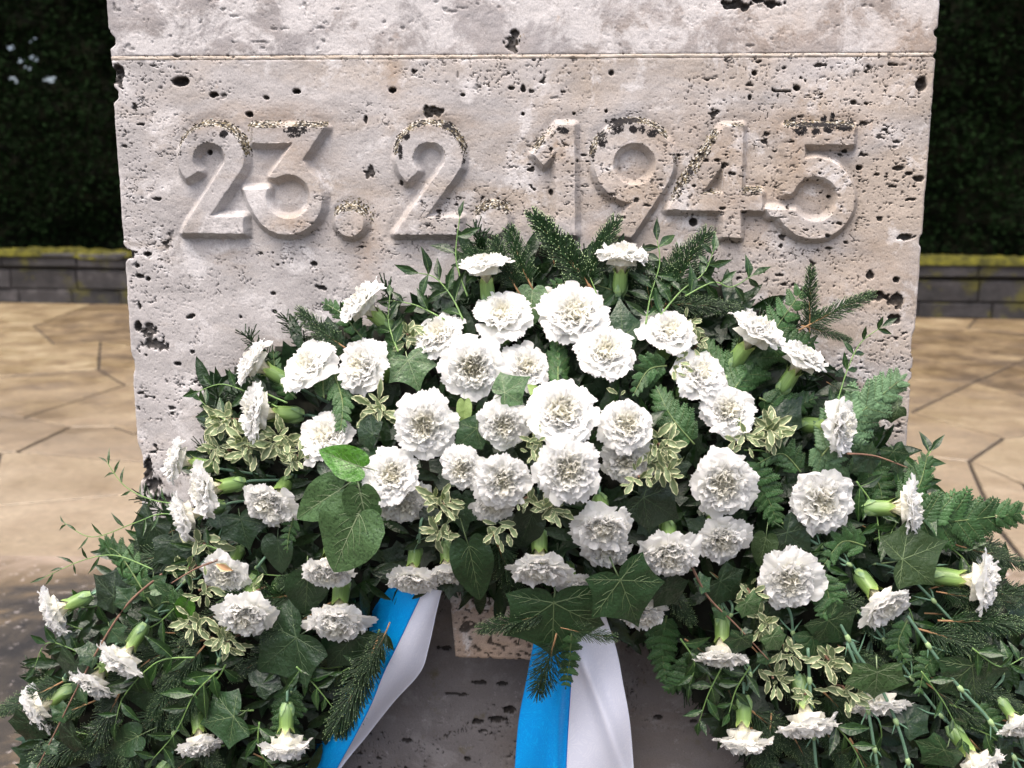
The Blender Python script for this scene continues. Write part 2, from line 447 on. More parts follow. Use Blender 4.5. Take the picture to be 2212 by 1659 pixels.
zs = np.concatenate([np.arange(EYE.z + 0.62, ztop, -0.01), np.arange(ztop, EYE.z + 0.125, -0.0012), np.arange(EYE.z + 0.125, EYE.z - 0.07, -0.0009), np.arange(EYE.z - 0.07, EYE.z - 0.36, -0.0012), np.arange(EYE.z - 0.36, EYE.z - 0.58, -0.003),
                     np.arange(EYE.z - 0.58, EYE.z - 0.80, -0.0018), np.arange(EYE.z - 0.80, zbot, -0.008), [zbot]])
Xg, Zg = np.meshgrid(xs, zs)
H = np.zeros_like(Xg)
mm = 0.001
# --- digits: signed distance
dist = np.full_like(Xg, 9.0)
which = np.full(Xg.shape, -1, int)
dirz = np.zeros_like(Xg)
dirx = np.zeros_like(Xg)
contour_px = []
for k, (nm, lab, rings) in enumerate(DIGITS):
    rw = []
    for rg in rings:
        pts = [at(x, y, 0) for x, y in rg]
        rw.append(np.array([(p.x, p.z) for p in pts]))
    al = np.concatenate(rw)
    x0, x1, zz0, zz1 = al[:, 0].min() - .05, al[:, 0].max() + .05, al[:, 1].min() - .05, al[:, 1].max() + .05
    ci = np.where((xs > x0) & (xs < x1))[0]; ri = np.where((zs > zz0) & (zs < zz1))[0]
    sl = np.ix_(ri, ci)
    X, Z = Xg[sl], Zg[sl]
    # a slightly wavering hand-cut edge
    X = X + (vn(X / .006, Z / .006, 5) - .5) * .0011; Z = Z + (vn(X / .006, Z / .006, 6) - .5) * .0011
    d = np.full(X.shape, 9.0); dz_ = np.zeros(X.shape); dx_ = np.zeros(X.shape); ins = np.zeros(X.shape, bool)
    for r in rw:
        a = r; b = np.roll(r, -1, 0)
        for (ax, az), (bx, bz) in zip(a, b):
            ex, ez = bx - ax, bz - az
            L2 = ex * ex + ez * ez
            if L2 < 1e-12: continue
            t = np.clip(((X - ax) * ex + (Z - az) * ez) / L2, 0, 1)
            qx, qz = X - ax - t * ex, Z - az - t * ez
            dd = np.sqrt(qx * qx + qz * qz)
            m = dd < d
            d[m] = dd[m]; dz_[m] = (qz / np.maximum(dd, 1e-6))[m]; dx_[m] = (qx / np.maximum(dd, 1e-6))[m]
            c = (az > Z) != (bz > Z)
            if abs(ez) > 1e-12: ins ^= c & (X < ax + (Z - az) * ex / ez)
    D = dist[sl]; W = which[sl]; DZ = dirz[sl]; DX = dirx[sl]
    up = d < np.abs(D)
    D = np.where(ins, -d, np.where(D < 0, D, np.where(up, d, D)))
    W[ins] = k
    DZ = np.where(up, dz_, DZ); DX = np.where(up, dx_, DX)
    dist[sl] = D; which[sl] = W; dirz[sl] = DZ; dirx[sl] = DX
wall, depth = 0.0078, 0.0125
# pull the grid onto the edges of the digits so that they stay crisp
sn = np.abs(dist) < .00058; sn2 = (np.abs(dist - wall) < .00055) & ~sn
mv = np.where(sn, np.abs(dist), 0) + np.where(sn2, dist - wall, 0)
SX, SZ = -mv * dirx, -mv * dirz
dist = np.where(sn, 0, np.where(sn2, wall, dist))
t = np.maximum(dist, 0)
groove = depth * np.clip(1 - t / wall, 0, 1) ** 1.05 - .0012 * np.exp(-((t - wall) / .006) ** 2)
rim = -0.0005 * (1 - sstep(0, 0.0010, -dist)) * (dist < 0)
H += np.where(dist < 0.05, np.where(dist >= 0, groove, depth + 0 * rim), 0) - 0.0007 * (vn(Xg / .05, Zg / .03, 77) - .5)
H += (fbm(Xg / .012, Zg / .010, 31, 4) - .5) * .0009 + (vn(Xg / .0024, Zg / .0024, 32) - .5) * .00022
# --- lichen, mostly where the wall of a digit looks up
dz_up = np.where(dist < 0, -dirz, dirz)
L = sstep(-.0022, .0, dist) * (1 - sstep(.004, .0125, t)) * sstep(-.25, .45, dz_up) * (dist < 0.03)
boxes = np.zeros_like(H)
for x0_, y0_, x1_, y1_ in ((385, 245, 560, 345), (535, 245, 715, 292), (705, 425, 812, 470), (845, 250, 1018, 348), (1020, 425, 1105, 470), (1135, 250, 1232, 345), (1265, 240, 1470, 345), (1440, 262, 1572, 440), (1570, 262, 1610, 285), (1685, 250, 1850, 292), (1595, 395, 1650, 425)):
    A_, B_ = at(x0_, y1_, 0), at(x1_, y0_, 0)
    boxes = np.maximum(boxes, sstep(0, .006, Xg - A_.x) * sstep(0, .006, B_.x - Xg) * sstep(0, .006, Zg - A_.z) * sstep(0, .006, B_.z - Zg))
L *= boxes
L *= sstep(.30, .52, fbm(Xg / .03, Zg / .03, 9, 3) + .10)
inset = (which == -1)
# inside counters the lichen is sparse
def blob(px, py, rx, ry, pw=2.0):
    p = at(px, py, 0); s = 1.2 / F_PX
    return np.exp(-(((Xg - p.x) / (rx * s)) ** 2 + ((Zg - p.z) / (ry * s)) ** 2) ** (pw / 2))
for a in ((452, 470, 60, 30), (1330, 478, 60, 30), (1500, 545, 60, 35), (1410, 415, 60, 30), (1560, 400, 22, 30)):
    L *= 1 - 0.85 * blob(*a)
for a, g in (((1504, 362, 15, 15), .7), ((1480, 395, 14, 14), .7), ((1525, 330, 14, 16), .7), ((1463, 425, 12, 12), .5), ((1065, 448, 36, 18), .7), ((762, 446, 36, 16), .8), ((1620, 410, 24, 8), .9), ((1195, 290, 26, 26), .35), ((802, 470, 10, 20), .5)):
    L = np.maximum(L, g * blob(*a) * (dist > -.004) * 1.15)
for a in ((1115, 92, 22, 20), (935, 238, 34, 14), (1340, 118, 40, 3)):
    L = np.maximum(L, .40 * blob(*a))
stain = np.zeros_like(H)
for a, g in (((600, 255, 130, 34), .8), ((460, 265, 70, 22), .7), ((1290, 500, 60, 40), .6), ((1440, 300, 60, 60), .5), ((1750, 265, 120, 30), 1.0), ((1715, 330, 28, 80), .8), ((1560, 330, 55, 80), .5), ((1820, 280, 60, 40), .7), ((1600, 430, 110, 40), .6), ((790, 540, 36, 90), .8), ((848, 160, 26, 50), .9), ((1215, 330, 40, 60), .4), ((930, 260, 90, 26), .6), ((1700, 60, 110, 70), .6), ((1900, 600, 90, 90), .5), ((1960, 100, 70, 70), .7), ((1500, 280, 40, 70), .5), ((640, 330, 50, 60), .6), ((640, 485, 60, 24), .9), ((1380, 420, 90, 60), .5), ((1640, 500, 50, 40), .5)):
    stain = np.maximum(stain, g * blob(*a))
black = np.zeros_like(H)
for a, g in (((490, 291, 11, 10), 1), ((645, 283, 30, 9), 1.1), ((640, 292, 18, 8), .8), ((968, 273, 14, 11), .9), ((908, 270, 9, 7), .8), ((1216, 284, 13, 8), 1.3), ((1330, 278, 17, 14), 1.1), ((1366, 281, 9, 9), 1.1), ((1384, 281, 8, 9), 1.1), ((1408, 289, 14, 10), 1.1), ((1345, 262, 40, 8), 1.1), ((1300, 300, 14, 24), .8), ((1723, 284, 15, 10), 1.3), ((1757, 286, 10, 7), 1.1), ((1785, 282, 12, 8), 1.1), ((1820, 279, 18, 7), 1.1), ((1765, 270, 60, 5), 1.2), ((1780, 256, 7, 12), 1), ((1798, 254, 6, 13), 1), ((1715, 256, 8, 8), .7), ((1838, 262, 8, 8), .8), ((868, 330, 6, 30), .7), ((880, 296, 10, 10), .8), ((1280, 330, 7, 26), .6), ((1490, 370, 6, 10), .9), ((1003, 350, 6, 14), .6)):
    black = np.maximum(black, g * blob(*a))
# --- holes of the travertine
clus = fbm(Xg / .11, Zg / .05, 41, 3)
rightish = sstep(-.1, .4, Xg)
mask = sstep(.36, .62, clus + .06 * rightish)
pit = np.zeros_like(H)
w1 = vn(Xg / .0042 + 2 * vn(Xg / .02, Zg / .02, 3), Zg / .0025, 51)
w1b = vn(Xg / .0021, Zg / .0018, 52)
pit = np.maximum(pit, .0018 * sstep(.80, .90, w1 * .78 + w1b * .27) * (0.15 + .85 * mask))
pit = np.maximum(pit, .0020 * sstep(.885, .96, vn(Xg / .0021, Zg / .0016, 56)) * (.4 + .6 * mask))
w2 = fbm(Xg / .013, Zg / .0075, 53, 3)
pit = np.maximum(pit, .0045 * sstep(.745, .80, w2) * sstep(.50, .64, clus))
worm = np.abs(fbm(Xg / .014, Zg / .009, 54, 3) - .5)
pit = np.maximum(pit, .0026 * (1 - sstep(.006, .016, worm)) * sstep(.52, .62, fbm(Xg / .016, Zg / .012, 55, 2)) * sstep(.38, .55, clus))
pit *= (1 - .68 * (Zg > at(235, 121, 0).z)) * (.25 + .75 * sstep(.001, .010, np.minimum(Xg - XL, XR - Xg)))
def hole(px, py, w, h, dep, jag=.35, th=0.0):
    global pit
    p = at(px, py, 0); s = 1.2 / F_PX
    dx, dz = (Xg - p.x), (Zg - p.z)
    c_, s_ = math.cos(th), math.sin(th)
    dx, dz = dx * c_ + dz * s_, dz * c_ - dx * s_
    r = np.sqrt((dx / (w * .5 * s)) ** 2 + (dz / (h * .5 * s)) ** 2)
    r = r + (fbm(Xg / .005, Zg / .005, int(px), 3) - .5) * jag * 2
    f = 1 - sstep(.62, 1.02, r)
    pit = np.maximum(pit, dep * f * (.65 + .6 * vn(Xg / .004, Zg / .003, int(py) + 7)))
for a in ((390, 176, 44, 22, .014, .18), (461, 205, 22, 13, .009, .4), (538, 247, 20, 14, .01, .3), (640, 197, 22, 12, .010, .3), (453, 329, 12, 13, .010, .1),
          (252, 160, 34, 46, .012, .35), (848, 195, 18, 13, .010), (575, 211, 16, 11, .006), (935, 240, 54, 24, .006, .7), (1108, 92, 34, 40, .004, .8),
          (1590, 10, 62, 22, .010, .7), (1672, 8, 44, 16, .010, .7), (1112, 70, 20, 16, .006, .6), (1640, 0, 30, 12, .008), (1991, 182, 26, 32, .012, .2), (1498, 480, 20, 20, .013, .12), (1722, 190, 17, 13, .011, .2),
          (1630, 158, 13, 11, .008, .2), (1321, 157, 16, 12, .007, .4), (1857, 362, 16, 13, .010, .3), (1958, 512, 46, 16, .009, .4), (1940, 362, 26, 12, .006, .5),
          (1985, 385, 24, 14, .007, .5), (1965, 375, 20, 10, .006, .5), (1880, 594, 18, 20, .008, .5), (1936, 605, 17, 14, .011, .2), (1895, 640, 60, 22, .011, .6),
          (1935, 650, 36, 34, .008, .7), (1932, 690, 30, 26, .010, .5), (1985, 760, 30, 50, .006, .8), (1975, 800, 26, 14, .006), (2020, 300, 10, 40, .006, .8),
          (272, 548, 30, 26, .012, .35), (318, 549, 18, 12, .008, .4), (330, 745, 60, 40, .005, 1.0), (322, 712, 40, 26, .005, .9), (296, 574, 14, 10, .008), (303, 597, 24, 14, .007, .5), (320, 603, 12, 10, .008), (300, 660, 12, 22, .007, .6), (298, 705, 18, 26, .010, .4),
          (412, 684, 24, 9, .008, .5, .3), (593, 674, 14, 10, .008), (384, 786, 20, 10, .009, .3), (443, 922, 18, 24, .011, .3), (590, 634, 14, 9, .006), (696, 624, 52, 12, .006, .8, -.3),
          (312, 1012, 34, 70, .010, .7), (330, 1050, 40, 50, .008, .8), (350, 1080, 40, 40, .008, .8), (415, 760, 12, 10, .006), (520, 685, 10, 8, .006), (678, 570, 16, 12, .007), (600, 572, 10, 6, .005), (790, 260, 10, 20, .006, .5), (800, 372, 30, 26, .004, .9), (340, 430, 24, 10, .005, .8), (365, 1010, 16, 26, .008),
          (1130, 190, 12, 20, .008, .4), (1105, 190, 18, 10, .006), (1000, 205, 12, 8, .006), (868, 395, 10, 14, .004), (1190, 415, 10, 14, .006), (1310, 240, 8, 8, .006), (1130, 246, 9, 9, .007), (1790, 425, 10, 9, .007), (1240, 245, 8, 7, .006), (1620, 210, 10, 14, .005), (1845, 220, 22, 12, .005, .6),
          (1035, 1475, 44, 12, .006, .5), (1085, 1478, 26, 14, .008, .5), (1075, 1555, 46, 18, .009, .6), (1100, 1535, 40, 24, .012, .5), (1030, 1560, 30, 16, .009, .6), (990, 1500, 60, 10, .004, .8), (1420, 1550, 24, 12, .008, .4), (1500, 1560, 20, 12, .006), (880, 1600, 30, 14, .006, .6), (1010, 1640, 20, 14, .006), (960, 1400, 40, 12, .006, .6)):
    hole(*a)
H += (fbm(Xg / .0035, Zg / .0035, 88, 2) - .45) * .0016 * sstep(.25, .7, L)
H -= pit
# joint between the blocks
JA, JB = at(235, 121, 0), at(2028, 114.5, 0)
JC, JD = at(235, 130, 0), at(2028, 122.5, 0)
jt, jb = (JA.z + JB.z) / 2, (JC.z + JD.z) / 2
wob = (vn(Xg / .02, Zg * 0, 61) - .5) * .0012
jm = sstep(jb - .0006, jb + .0006, Zg + wob) * (1 - sstep(jt - .0006, jt + .0006, Zg + wob))
je = np.exp(-((Zg + wob - jt) / .0010) ** 2) + np.exp(-((Zg + wob - jb) / .0010) ** 2)
H += jm * (.0004 + (vn(Xg / .006, Zg / .004, 63) - .5) * .0012) - je * .0009 * (vn(Xg / .012, Zg * 0, 64) > .2)
# chipped, slightly rounded side edges
NB = 26
zc = zs
chipL = .0004 * fbm(zc / .010, zc * 0, 71, 4) + .0006 * sstep(.66, .8, vn(zc / .014, zc * 0, 72))
chipR = .0004 * fbm(zc / .010, zc * 0, 73, 4) + .0005 * sstep(.70, .8, vn(zc / .014, zc * 0, 74))
for py, hh, a in ((88, 14, .0075), (68, 6, .002), (205, 14, .0065), (160, 30, .002), (548, 16, .005), (790, 18, .0035), (1000, 40, .005)):
    z0 = at(250, py, 0).z; chipL += a * np.exp(-((zc - z0) / (hh * 1.2 / F_PX)) ** 4)
for py, hh, a in ((70, 8, .004), (120, 5, .003), (520, 12, .003), (740, 26, .003), (830, 10, .004)):
    z0 = at(2020, py, 0).z; chipR += a * np.exp(-((zc - z0) / (hh * 1.2 / F_PX)) ** 4)
nl = len(xs)
Xd = Xg.copy()
for j in range(NB):
    Xd[:, j] += chipL * (1 - j / NB) ; Xd[:, nl - 1 - j] -= chipR * (1 - j / NB)
eD = np.minimum(Xg - XL, XR - Xg)
H -= .0018 * (1 - sstep(0, .0035, eD)) ** 2 * (1 + .4 * vn(Xg / .004, Zg / .006, 75))
V = np.stack([Xd + SX, -H, Zg + SZ], -1).reshape(-1, 3)
Qall = grid_quads(len(zs), nl)
Qall = Qall[:, [0, 3, 2, 1]]
rows_z = (zs[:-1] + zs[1:]) / 2
fz = np.repeat(rows_z, nl - 1)
fw4 = which.reshape(-1)[Qall]
fk = np.where(((fw4 >= 0) | sn.reshape(-1)[Qall]).all(1) & (fw4 >= 0).any(1), fw4.max(1), -1)
attrs = {'lichen': np.clip(L, 0, 1).reshape(-1), 'black': np.clip(black, 0, 1.3).reshape(-1), 'pit': np.clip(pit / .0035, 0, 1).reshape(-1), 'stain': stain.reshape(-1)}
stele = empty('memorial_stone', (0, 0, 0), 'pale pink travertine memorial stone carved with the date 23. 2. 1945', 'memorial')
THICK = 0.26
def submesh(name, sel, mat, parent, label=None, sides=None):
    Q = Qall[sel]
    extraV = np.zeros((0, 3)); 
    used = np.unique(Q)
    mp = np.full(len(V), -1, int); mp[used] = np.arange(len(used))
    Vn = V[used]; Qn = mp[Q]
    at_ = {k: a[used] for k, a in attrs.items()}
    if sides is not None:                    # side walls, top, bottom and back of a block between two rows
        r0, r1 = sides
        L_ids = np.arange(r0, r1 + 1) * nl; R_ids = L_ids + nl - 1
        T_ids = r0 * nl + np.arange(nl); B_ids = r1 * nl + np.arange(nl)
        base = len(Vn); add = []; quads = []
        for ids, flip in ((L_ids, 0), (R_ids, 1), (T_ids, 1), (B_ids, 0)):
            P = V[ids]
            n = len(ids); depths = (.012, .05, .12, THICK)
            cur = mp[ids]
            for dpt in depths:
                Pn = P.copy(); Pn[:, 1] = dpt
                if ids is L_ids or ids is R_ids:
                    sgn = 1 if ids is L_ids else -1
                    Pn[:, 0] += sgn * (vn(P[:, 2] / .012, P[:, 2] * 0 + dpt * 50, 91) - .5) * .004
                nx = base + len(add) + np.arange(n); add.extend(Pn.tolist())
                q = np.stack([cur[:-1], nx[:-1], nx[1:], cur[1:]], 1)
                quads.append(q[:, ::-1] if flip else q)
                cur = nx
        bk = base + len(add)
        z0, z1_ = zs[r0], zs[r1]
        add += [[XL, THICK, z0], [XR, THICK, z0], [XR, THICK, z1_], [XL, THICK, z1_]]
        quads.append(np.array([[bk, bk + 1, bk + 2, bk + 3]]))
        Vn = np.concatenate([Vn, np.array(add)]); Qn = np.concatenate([Qn] + quads)
        at_ = {k: np.concatenate([a, np.zeros(len(add))]) for k, a in at_.items()}
    me = mesh_np(name, Vn, Qn, None, [mat], attrs=at_, smooth=False)
    return part(name, me, parent, None, label)
rj0 = int(np.argmin(np.abs(zs - jt))); rj1 = int(np.argmin(np.abs(zs - jb)))
frow = np.repeat(np.arange(len(zs) - 1), nl - 1)
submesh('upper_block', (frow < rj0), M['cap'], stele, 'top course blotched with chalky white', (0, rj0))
submesh('mortar_joint', (frow >= rj0) & (frow < rj1), M['mortar'], stele, None, (rj0, rj1))
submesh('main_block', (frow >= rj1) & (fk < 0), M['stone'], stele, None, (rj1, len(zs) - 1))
for k, (nm, lab, _) in enumerate(DIGITS):
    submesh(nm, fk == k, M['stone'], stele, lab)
# console that carries the wreath
def console():
    d = 0.085
    A, B = at(966, 1235, d), at(1330, 1235, d)
    C, D_ = at(1322, 1434, d), at(984, 1421, d)
    n, m_ = 90, 60
    u = np.linspace(0, 1, n)[None, :]; v = np.linspace(0, 1, m_)[:, None]
    X = (A.x * (1 - u) + B.x * u) * (1 - v) + (D_.x * (1 - u) + C.x * u) * v
    Z = (A.z * (1 - u) + B.z * u) * (1 - v) + (D_.z * (1 - u) + C.z * u) * v
    p = .0022 * sstep(.70, .84, vn(X / .004, Z / .003, 151)) + .003 * sstep(.68, .76, fbm(X / .012, Z / .008, 152, 3))
    e = np.minimum(np.minimum(u, 1 - u) * (B.x - A.x), np.minimum(v + 1, 1 - v) * (A.z - D_.z))
    Y = -d + p + .002 * (1 - sstep(0, .003, e)) + (fbm(X / .012, Z / .012, 153, 3) - .5) * .0012
    P = np.stack([X, Y, Z], -1)
    b = MB()
    b.grid(P[::-1])
    for row, fl in ((P[:, 0], 0), (P[:, -1], 1), (P[-1], 0), (P[0], 1)):
        bk = row.copy(); bk[:, 1] = -.003
        g = np.stack([row, bk]); b.grid(g if fl else g[::-1])
    Vv, Q, T_, mq, mt, UV = b.arrays()
    pa = np.zeros(len(Vv)); pa[:n * m_] = np.clip(p[::-1].reshape(-1) / .003, 0, 1)
    me = mesh_np('console', Vv, Q, None, [M['console']], attrs={'pit': pa})
    part('console', me, stele, None, 'small tan bracket block under the flowers')
console()

# ------------------------------------------------------------------ ground, platform, wall, hedge
def pave_mat():
    T = NT('travertine_paving'); p = T.pos()
    oi = T.n('ShaderNodeObjectInfo').outputs['Random']
    n = T.noise(T.mapping(p, (1.0, 1.0, 1)), 2.6, 10, 0.72, 0.2)
    col = T.ramp(T.math('ADD', n, T.math('MULTIPLY', T.math('SUBTRACT', oi, 0.5), 0.26)), [(0.34, (0.060, 0.040, 0.020)), (0.43, (0.115, 0.080, 0.042)), (0.53, (0.170, 0.124, 0.066)), (0.66, (0.250, 0.200, 0.120))])
    sep = T.n('ShaderNodeSeparateXYZ'); T.l(p, sep.inputs[0])
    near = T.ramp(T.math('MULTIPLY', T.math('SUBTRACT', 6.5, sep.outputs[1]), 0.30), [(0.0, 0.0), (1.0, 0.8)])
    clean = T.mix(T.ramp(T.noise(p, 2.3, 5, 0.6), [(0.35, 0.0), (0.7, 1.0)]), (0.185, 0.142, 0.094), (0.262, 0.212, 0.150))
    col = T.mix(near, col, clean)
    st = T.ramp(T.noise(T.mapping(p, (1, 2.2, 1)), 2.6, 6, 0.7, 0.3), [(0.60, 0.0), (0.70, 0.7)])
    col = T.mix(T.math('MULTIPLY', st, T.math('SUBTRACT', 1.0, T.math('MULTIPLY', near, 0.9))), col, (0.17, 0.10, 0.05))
    fine = T.ramp(T.noise(p, 24, 8, 0.8), [(0.3, 0.62), (0.55, 1.0), (0.7, 1.2)])
    col = T.mix(1.0, col, fine, 'MULTIPLY')
    T.l(col, T.b.inputs['Base Color'])
    T.l(T.ramp(T.noise(p, 1.7, 4, 0.6), [(0.35, 0.35), (0.65, 0.7)]), T.b.inputs['Roughness'])
    T.bump(T.noise(p, 60, 5, 0.7), 0.3, 0.003)
    return T.m
def wetstone_mat():
    T = NT('stained_platform_stone'); p = T.pos()
    n = T.noise(T.mapping(p, (1.0, 1.0, 1)), 2.2, 7, 0.62, 0.6)
    sep = T.n('ShaderNodeSeparateXYZ'); T.l(p, sep.inputs[0])
    edge = T.math('MULTIPLY', T.math('SUBTRACT', sep.outputs[1], 1.72), 0.55, True)
    col = T.ramp(T.math('ADD', n, edge), [(0.42, (0.013, 0.0115, 0.010)), (0.50, (0.036, 0.030, 0.023)), (0.60, (0.095, 0.070, 0.042)), (0.80, (0.21, 0.165, 0.125))])
    wsp = T.ramp(T.noise(p, 26, 7, 0.75), [(0.60, 0.0), (0.66, 0.7)])
    col = T.mix(wsp, col, (0.40, 0.36, 0.34))
    T.l(col, T.b.inputs['Base Color'])
    T.l(T.ramp(n, [(0.4, 0.6), (0.6, 0.85)]), T.b.inputs['Roughness']); T.b.inputs['Specular IOR Level'].default_value = 0.3
    T.bump(T.noise(p, 45, 7, 0.75), 0.6, 0.006)
    return T.m
def wall_mat():
    T = NT('old_wall_stone'); p = T.pos()
    oi = T.n('ShaderNodeObjectInfo').outputs['Random']
    col = T.ramp(T.math('ADD', T.noise(p, 4.5, 6, 0.65), T.math('MULTIPLY', T.math('SUBTRACT', oi, 0.5), 0.2)), [(0.3, (0.010, 0.010, 0.011)), (0.55, (0.03, 0.028, 0.03)), (0.75, (0.075, 0.07, 0.072))])
    g = T.n('ShaderNodeNewGeometry'); sn = T.n('ShaderNodeSeparateXYZ'); T.l(g.outputs['Normal'], sn.inputs[0])
    m = T.ramp(T.math('ADD', T.noise(p, 2.6, 6, 0.65), T.math('MULTIPLY', sn.outputs[2], 0.07)), [(0.54, 0.0), (0.63, 1.0)])
    mc = T.mix(T.noise(p, 16, 4, 0.7), (0.022, 0.020, 0.006), (0.085, 0.080, 0.010))
    T.l(T.mix(m, col, mc), T.b.inputs['Base Color']); T.set(Roughness=0.9)
    T.bump(T.noise(p, 22, 6, 0.7), 0.8, 0.02)
    return T.m
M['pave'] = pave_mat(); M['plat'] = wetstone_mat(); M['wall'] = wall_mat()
M['soil'] = simple_mat('joint_earth', (0.018, 0.013, 0.009), (0.035, 0.026, 0.018), 0.95, 20)
M['moss'] = simple_mat('wall_moss', (0.022, 0.022, 0.007), (0.085, 0.080, 0.012), 0.95, 9, 0.1, 0.01)
gm = mesh_np('ground', [(-150, -60, -.012), (150, -60, -.012), (150, 200, -.012), (-150, 200, -.012)], [[0, 1, 2, 3]], None, [M['soil']], smooth=False)
put(bpy.data.objects.new('ground', gm), kind='structure')

chains = [
 [(-900, 642), (-300, 648), (206, 655), (700, 664), (1300, 674), (1800, 682), (2109, 687), (2700, 697)],
 [(-900, 735), (-300, 712), (73, 704), (118, 744), (218, 736), (280, 750), (600, 738), (1100, 742), (1500, 722), (1976, 711), (2090, 709), (2320, 730), (2900, 750)],
 [(-900, 850), (-400, 820), (0, 813), (213, 798), (270, 832), (650, 815), (1100, 838), (1500, 805), (1800, 815), (2105, 825), (2212, 856), (2900, 880)],
 [(-900, 900), (-450, 915), (0, 894), (50, 902), (152, 922), (245, 920), (290, 937), (700, 905), (1200, 935), (1600, 885), (1969, 891), (2168, 946), (2212, 943), (2900, 930)],
 [(-1000, 1010), (-500, 985), (0, 978), (37, 976), (330, 1000), (800, 980), (1300, 1010), (1700, 975), (2011, 987), (2094, 996), (2212, 1046), (3000, 1180)],
 [(-1200, 1105), (-500, 1110), (-30, 1094), (250, 1070), (700, 1085), (1300, 1060), (1800, 1090), (2151, 1131), (2260, 1123), (3000, 1260)],
]
crosses = [[(2, 2), (3, 6), (5, 8), (6, 10)], [(1, 1), (4, 3), (6, 5), (8, 7), (11, 9)], [(1, 1), (4, 3), (5, 6), (7, 8), (9, 10)],
           [(1, 1), (4, 3), (7, 5), (9, 7), (11, 9)], [(1, 1), (2, 2), (5, 4), (7, 6), (9, 7), (10, 8)]]
def prism(name, pts, z0, z1_, mat, parent, bev=.005, gap=.011, subdiv=False):
    P = [Vector((p[0], p[1])) for p in pts]
    n = len(P)
    ar = sum(P[i].x * P[(i + 1) % n].y - P[(i + 1) % n].x * P[i].y for i in range(n))
    if ar < 0: P = P[::-1]
    def inset(P, g):
        out = []
        for i in range(n):
            a, b, c = P[i - 1], P[i], P[(i + 1) % n]
            e1 = (b - a).normalized(); e2 = (c - b).normalized()
            n1 = Vector((-e1.y, e1.x)); n2 = Vector((-e2.y, e2.x))
            nn = n1 + n2; k = max(1 + n1.dot(n2), .3)
            out.append(b + nn * (g / k))
        return out
    a = inset(P, gap); b = inset(P, gap + bev)
    Vv = [(p.x, p.y, z0) for p in a] + [(p.x, p.y, z1_ - bev) for p in a] + [(p.x, p.y, z1_) for p in b]
    F = [[i, (i + 1) % n, n + (i + 1) % n, n + i] for i in range(n)] + [[n + i, n + (i + 1) % n, 2 * n + (i + 1) % n, 2 * n + i] for i in range(n)]
    F.append([2 * n + i for i in range(n)])
    me = mesh_np(name, Vv, polys=F, mats=[mat], smooth=False)
    return part(name, me, parent)
pav = bpy.data.objects.new('pavement', None); pav.empty_display_size = .1; put(pav, kind='structure')
R_ = random.Random(4)
for i, cr in enumerate(crosses):
    A, B = chains[i], chains[i + 1]
    cc = [(0, 0)] + cr + [(len(A) - 1, len(B) - 1)]
    for (a0, b0), (a1, b1) in zip(cc[:-1], cc[1:]):
        px = A[a0:a1 + 1] + B[b0:b1 + 1][::-1]
        px = [p for k, p in enumerate(px) if p != px[k - 1]]
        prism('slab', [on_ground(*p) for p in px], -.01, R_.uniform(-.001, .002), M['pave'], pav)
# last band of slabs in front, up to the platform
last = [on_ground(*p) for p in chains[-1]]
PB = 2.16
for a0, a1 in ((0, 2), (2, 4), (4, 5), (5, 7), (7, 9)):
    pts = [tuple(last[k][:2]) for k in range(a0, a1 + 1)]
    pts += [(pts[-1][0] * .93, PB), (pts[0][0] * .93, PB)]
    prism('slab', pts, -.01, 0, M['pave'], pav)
for sx in (-1, 1):                            # beside the platform
    for k in range(3):
        x0, x1 = sx * 2.75, sx * 4.6
        prism('slab', [(x0, PB - k * 1.4 - 1.4), (x1, PB - k * 1.4 - 1.4), (x1, PB - k * 1.4), (x0, PB - k * 1.4)], -.01, 0, M['pave'], pav)
plat = bpy.data.objects.new('platform', None); put(plat, kind='structure')
for (x0, x1, y0, y1) in ((-2.7, -.80, -.2, 2.14), (-.80, .75, .3, 2.14), (.75, 2.7, -.2, 2.14), (-2.7, -.6, -2.6, -.2), (-.6, .9, -2.6, .3), (.9, 2.7, -2.6, -.2)):
    if (x0, y0) == (-.6, -2.6): y1 = -.2
    if (x0, y0) == (-.80, .3): y0 = -.2
    prism('slab', [(x0, y0), (x1, y0), (x1, y1), (x0, y1)], -.01, .07, M['plat'], plat, .012, .004)

# low mossy wall
wA, wB = on_ground(-500, 645), on_ground(2700, 698)
wd = Vector((wB.x - wA.x, wB.y - wA.y, 0)); wlen = wd.length; wd.normalize(); wn = Vector((-wd.y, wd.x, 0))
wall = empty('low_garden_wall', (wA.x, wA.y, 0), 'low dark stone garden wall topped with yellow green moss behind the paving', 'wall')
rw = random.Random(12)
def wblock(name, s0, s1, z0, z1_, fwd, thick, mat=M['wall'], jit=.012):
    # irregular bevelled block in wall coordinates
    b = .014
    xs_ = [s0 + .007, s0 + .007 + b, s1 - .007 - b, s1 - .007]
    j = [rw.uniform(-jit, jit) for _ in range(6)]
    V_ = []; 
    for (ix, yy, zz) in [(0, thick, z0), (3, thick, z0), (3, thick, z1_), (0, thick, z1_),
                         (0, -fwd + b + j[0], z0), (3, -fwd + b + j[1], z0), (3, -fwd + b + j[1], z1_), (0, -fwd + b + j[0], z1_),
                         (1, -fwd + j[2], z0 + b), (2, -fwd + j[3], z0 + b), (2, -fwd + j[4], z1_ - b), (1, -fwd + j[5], z1_ - b)]:
        q = wd * xs_[ix] + wn * yy
        V_.append((q.x, q.y, zz))
    F = [[0, 3, 2, 1], [0, 1, 5, 4], [3, 7, 6, 2], [0, 4, 7, 3], [1, 2, 6, 5], [4, 5, 9, 8], [5, 6, 10, 9], [6, 7, 11, 10], [7, 4, 8, 11], [8, 9, 10, 11]]
    me = mesh_np(name, V_, polys=F, mats=[mat], smooth=False)
    return part(name, me, wall)
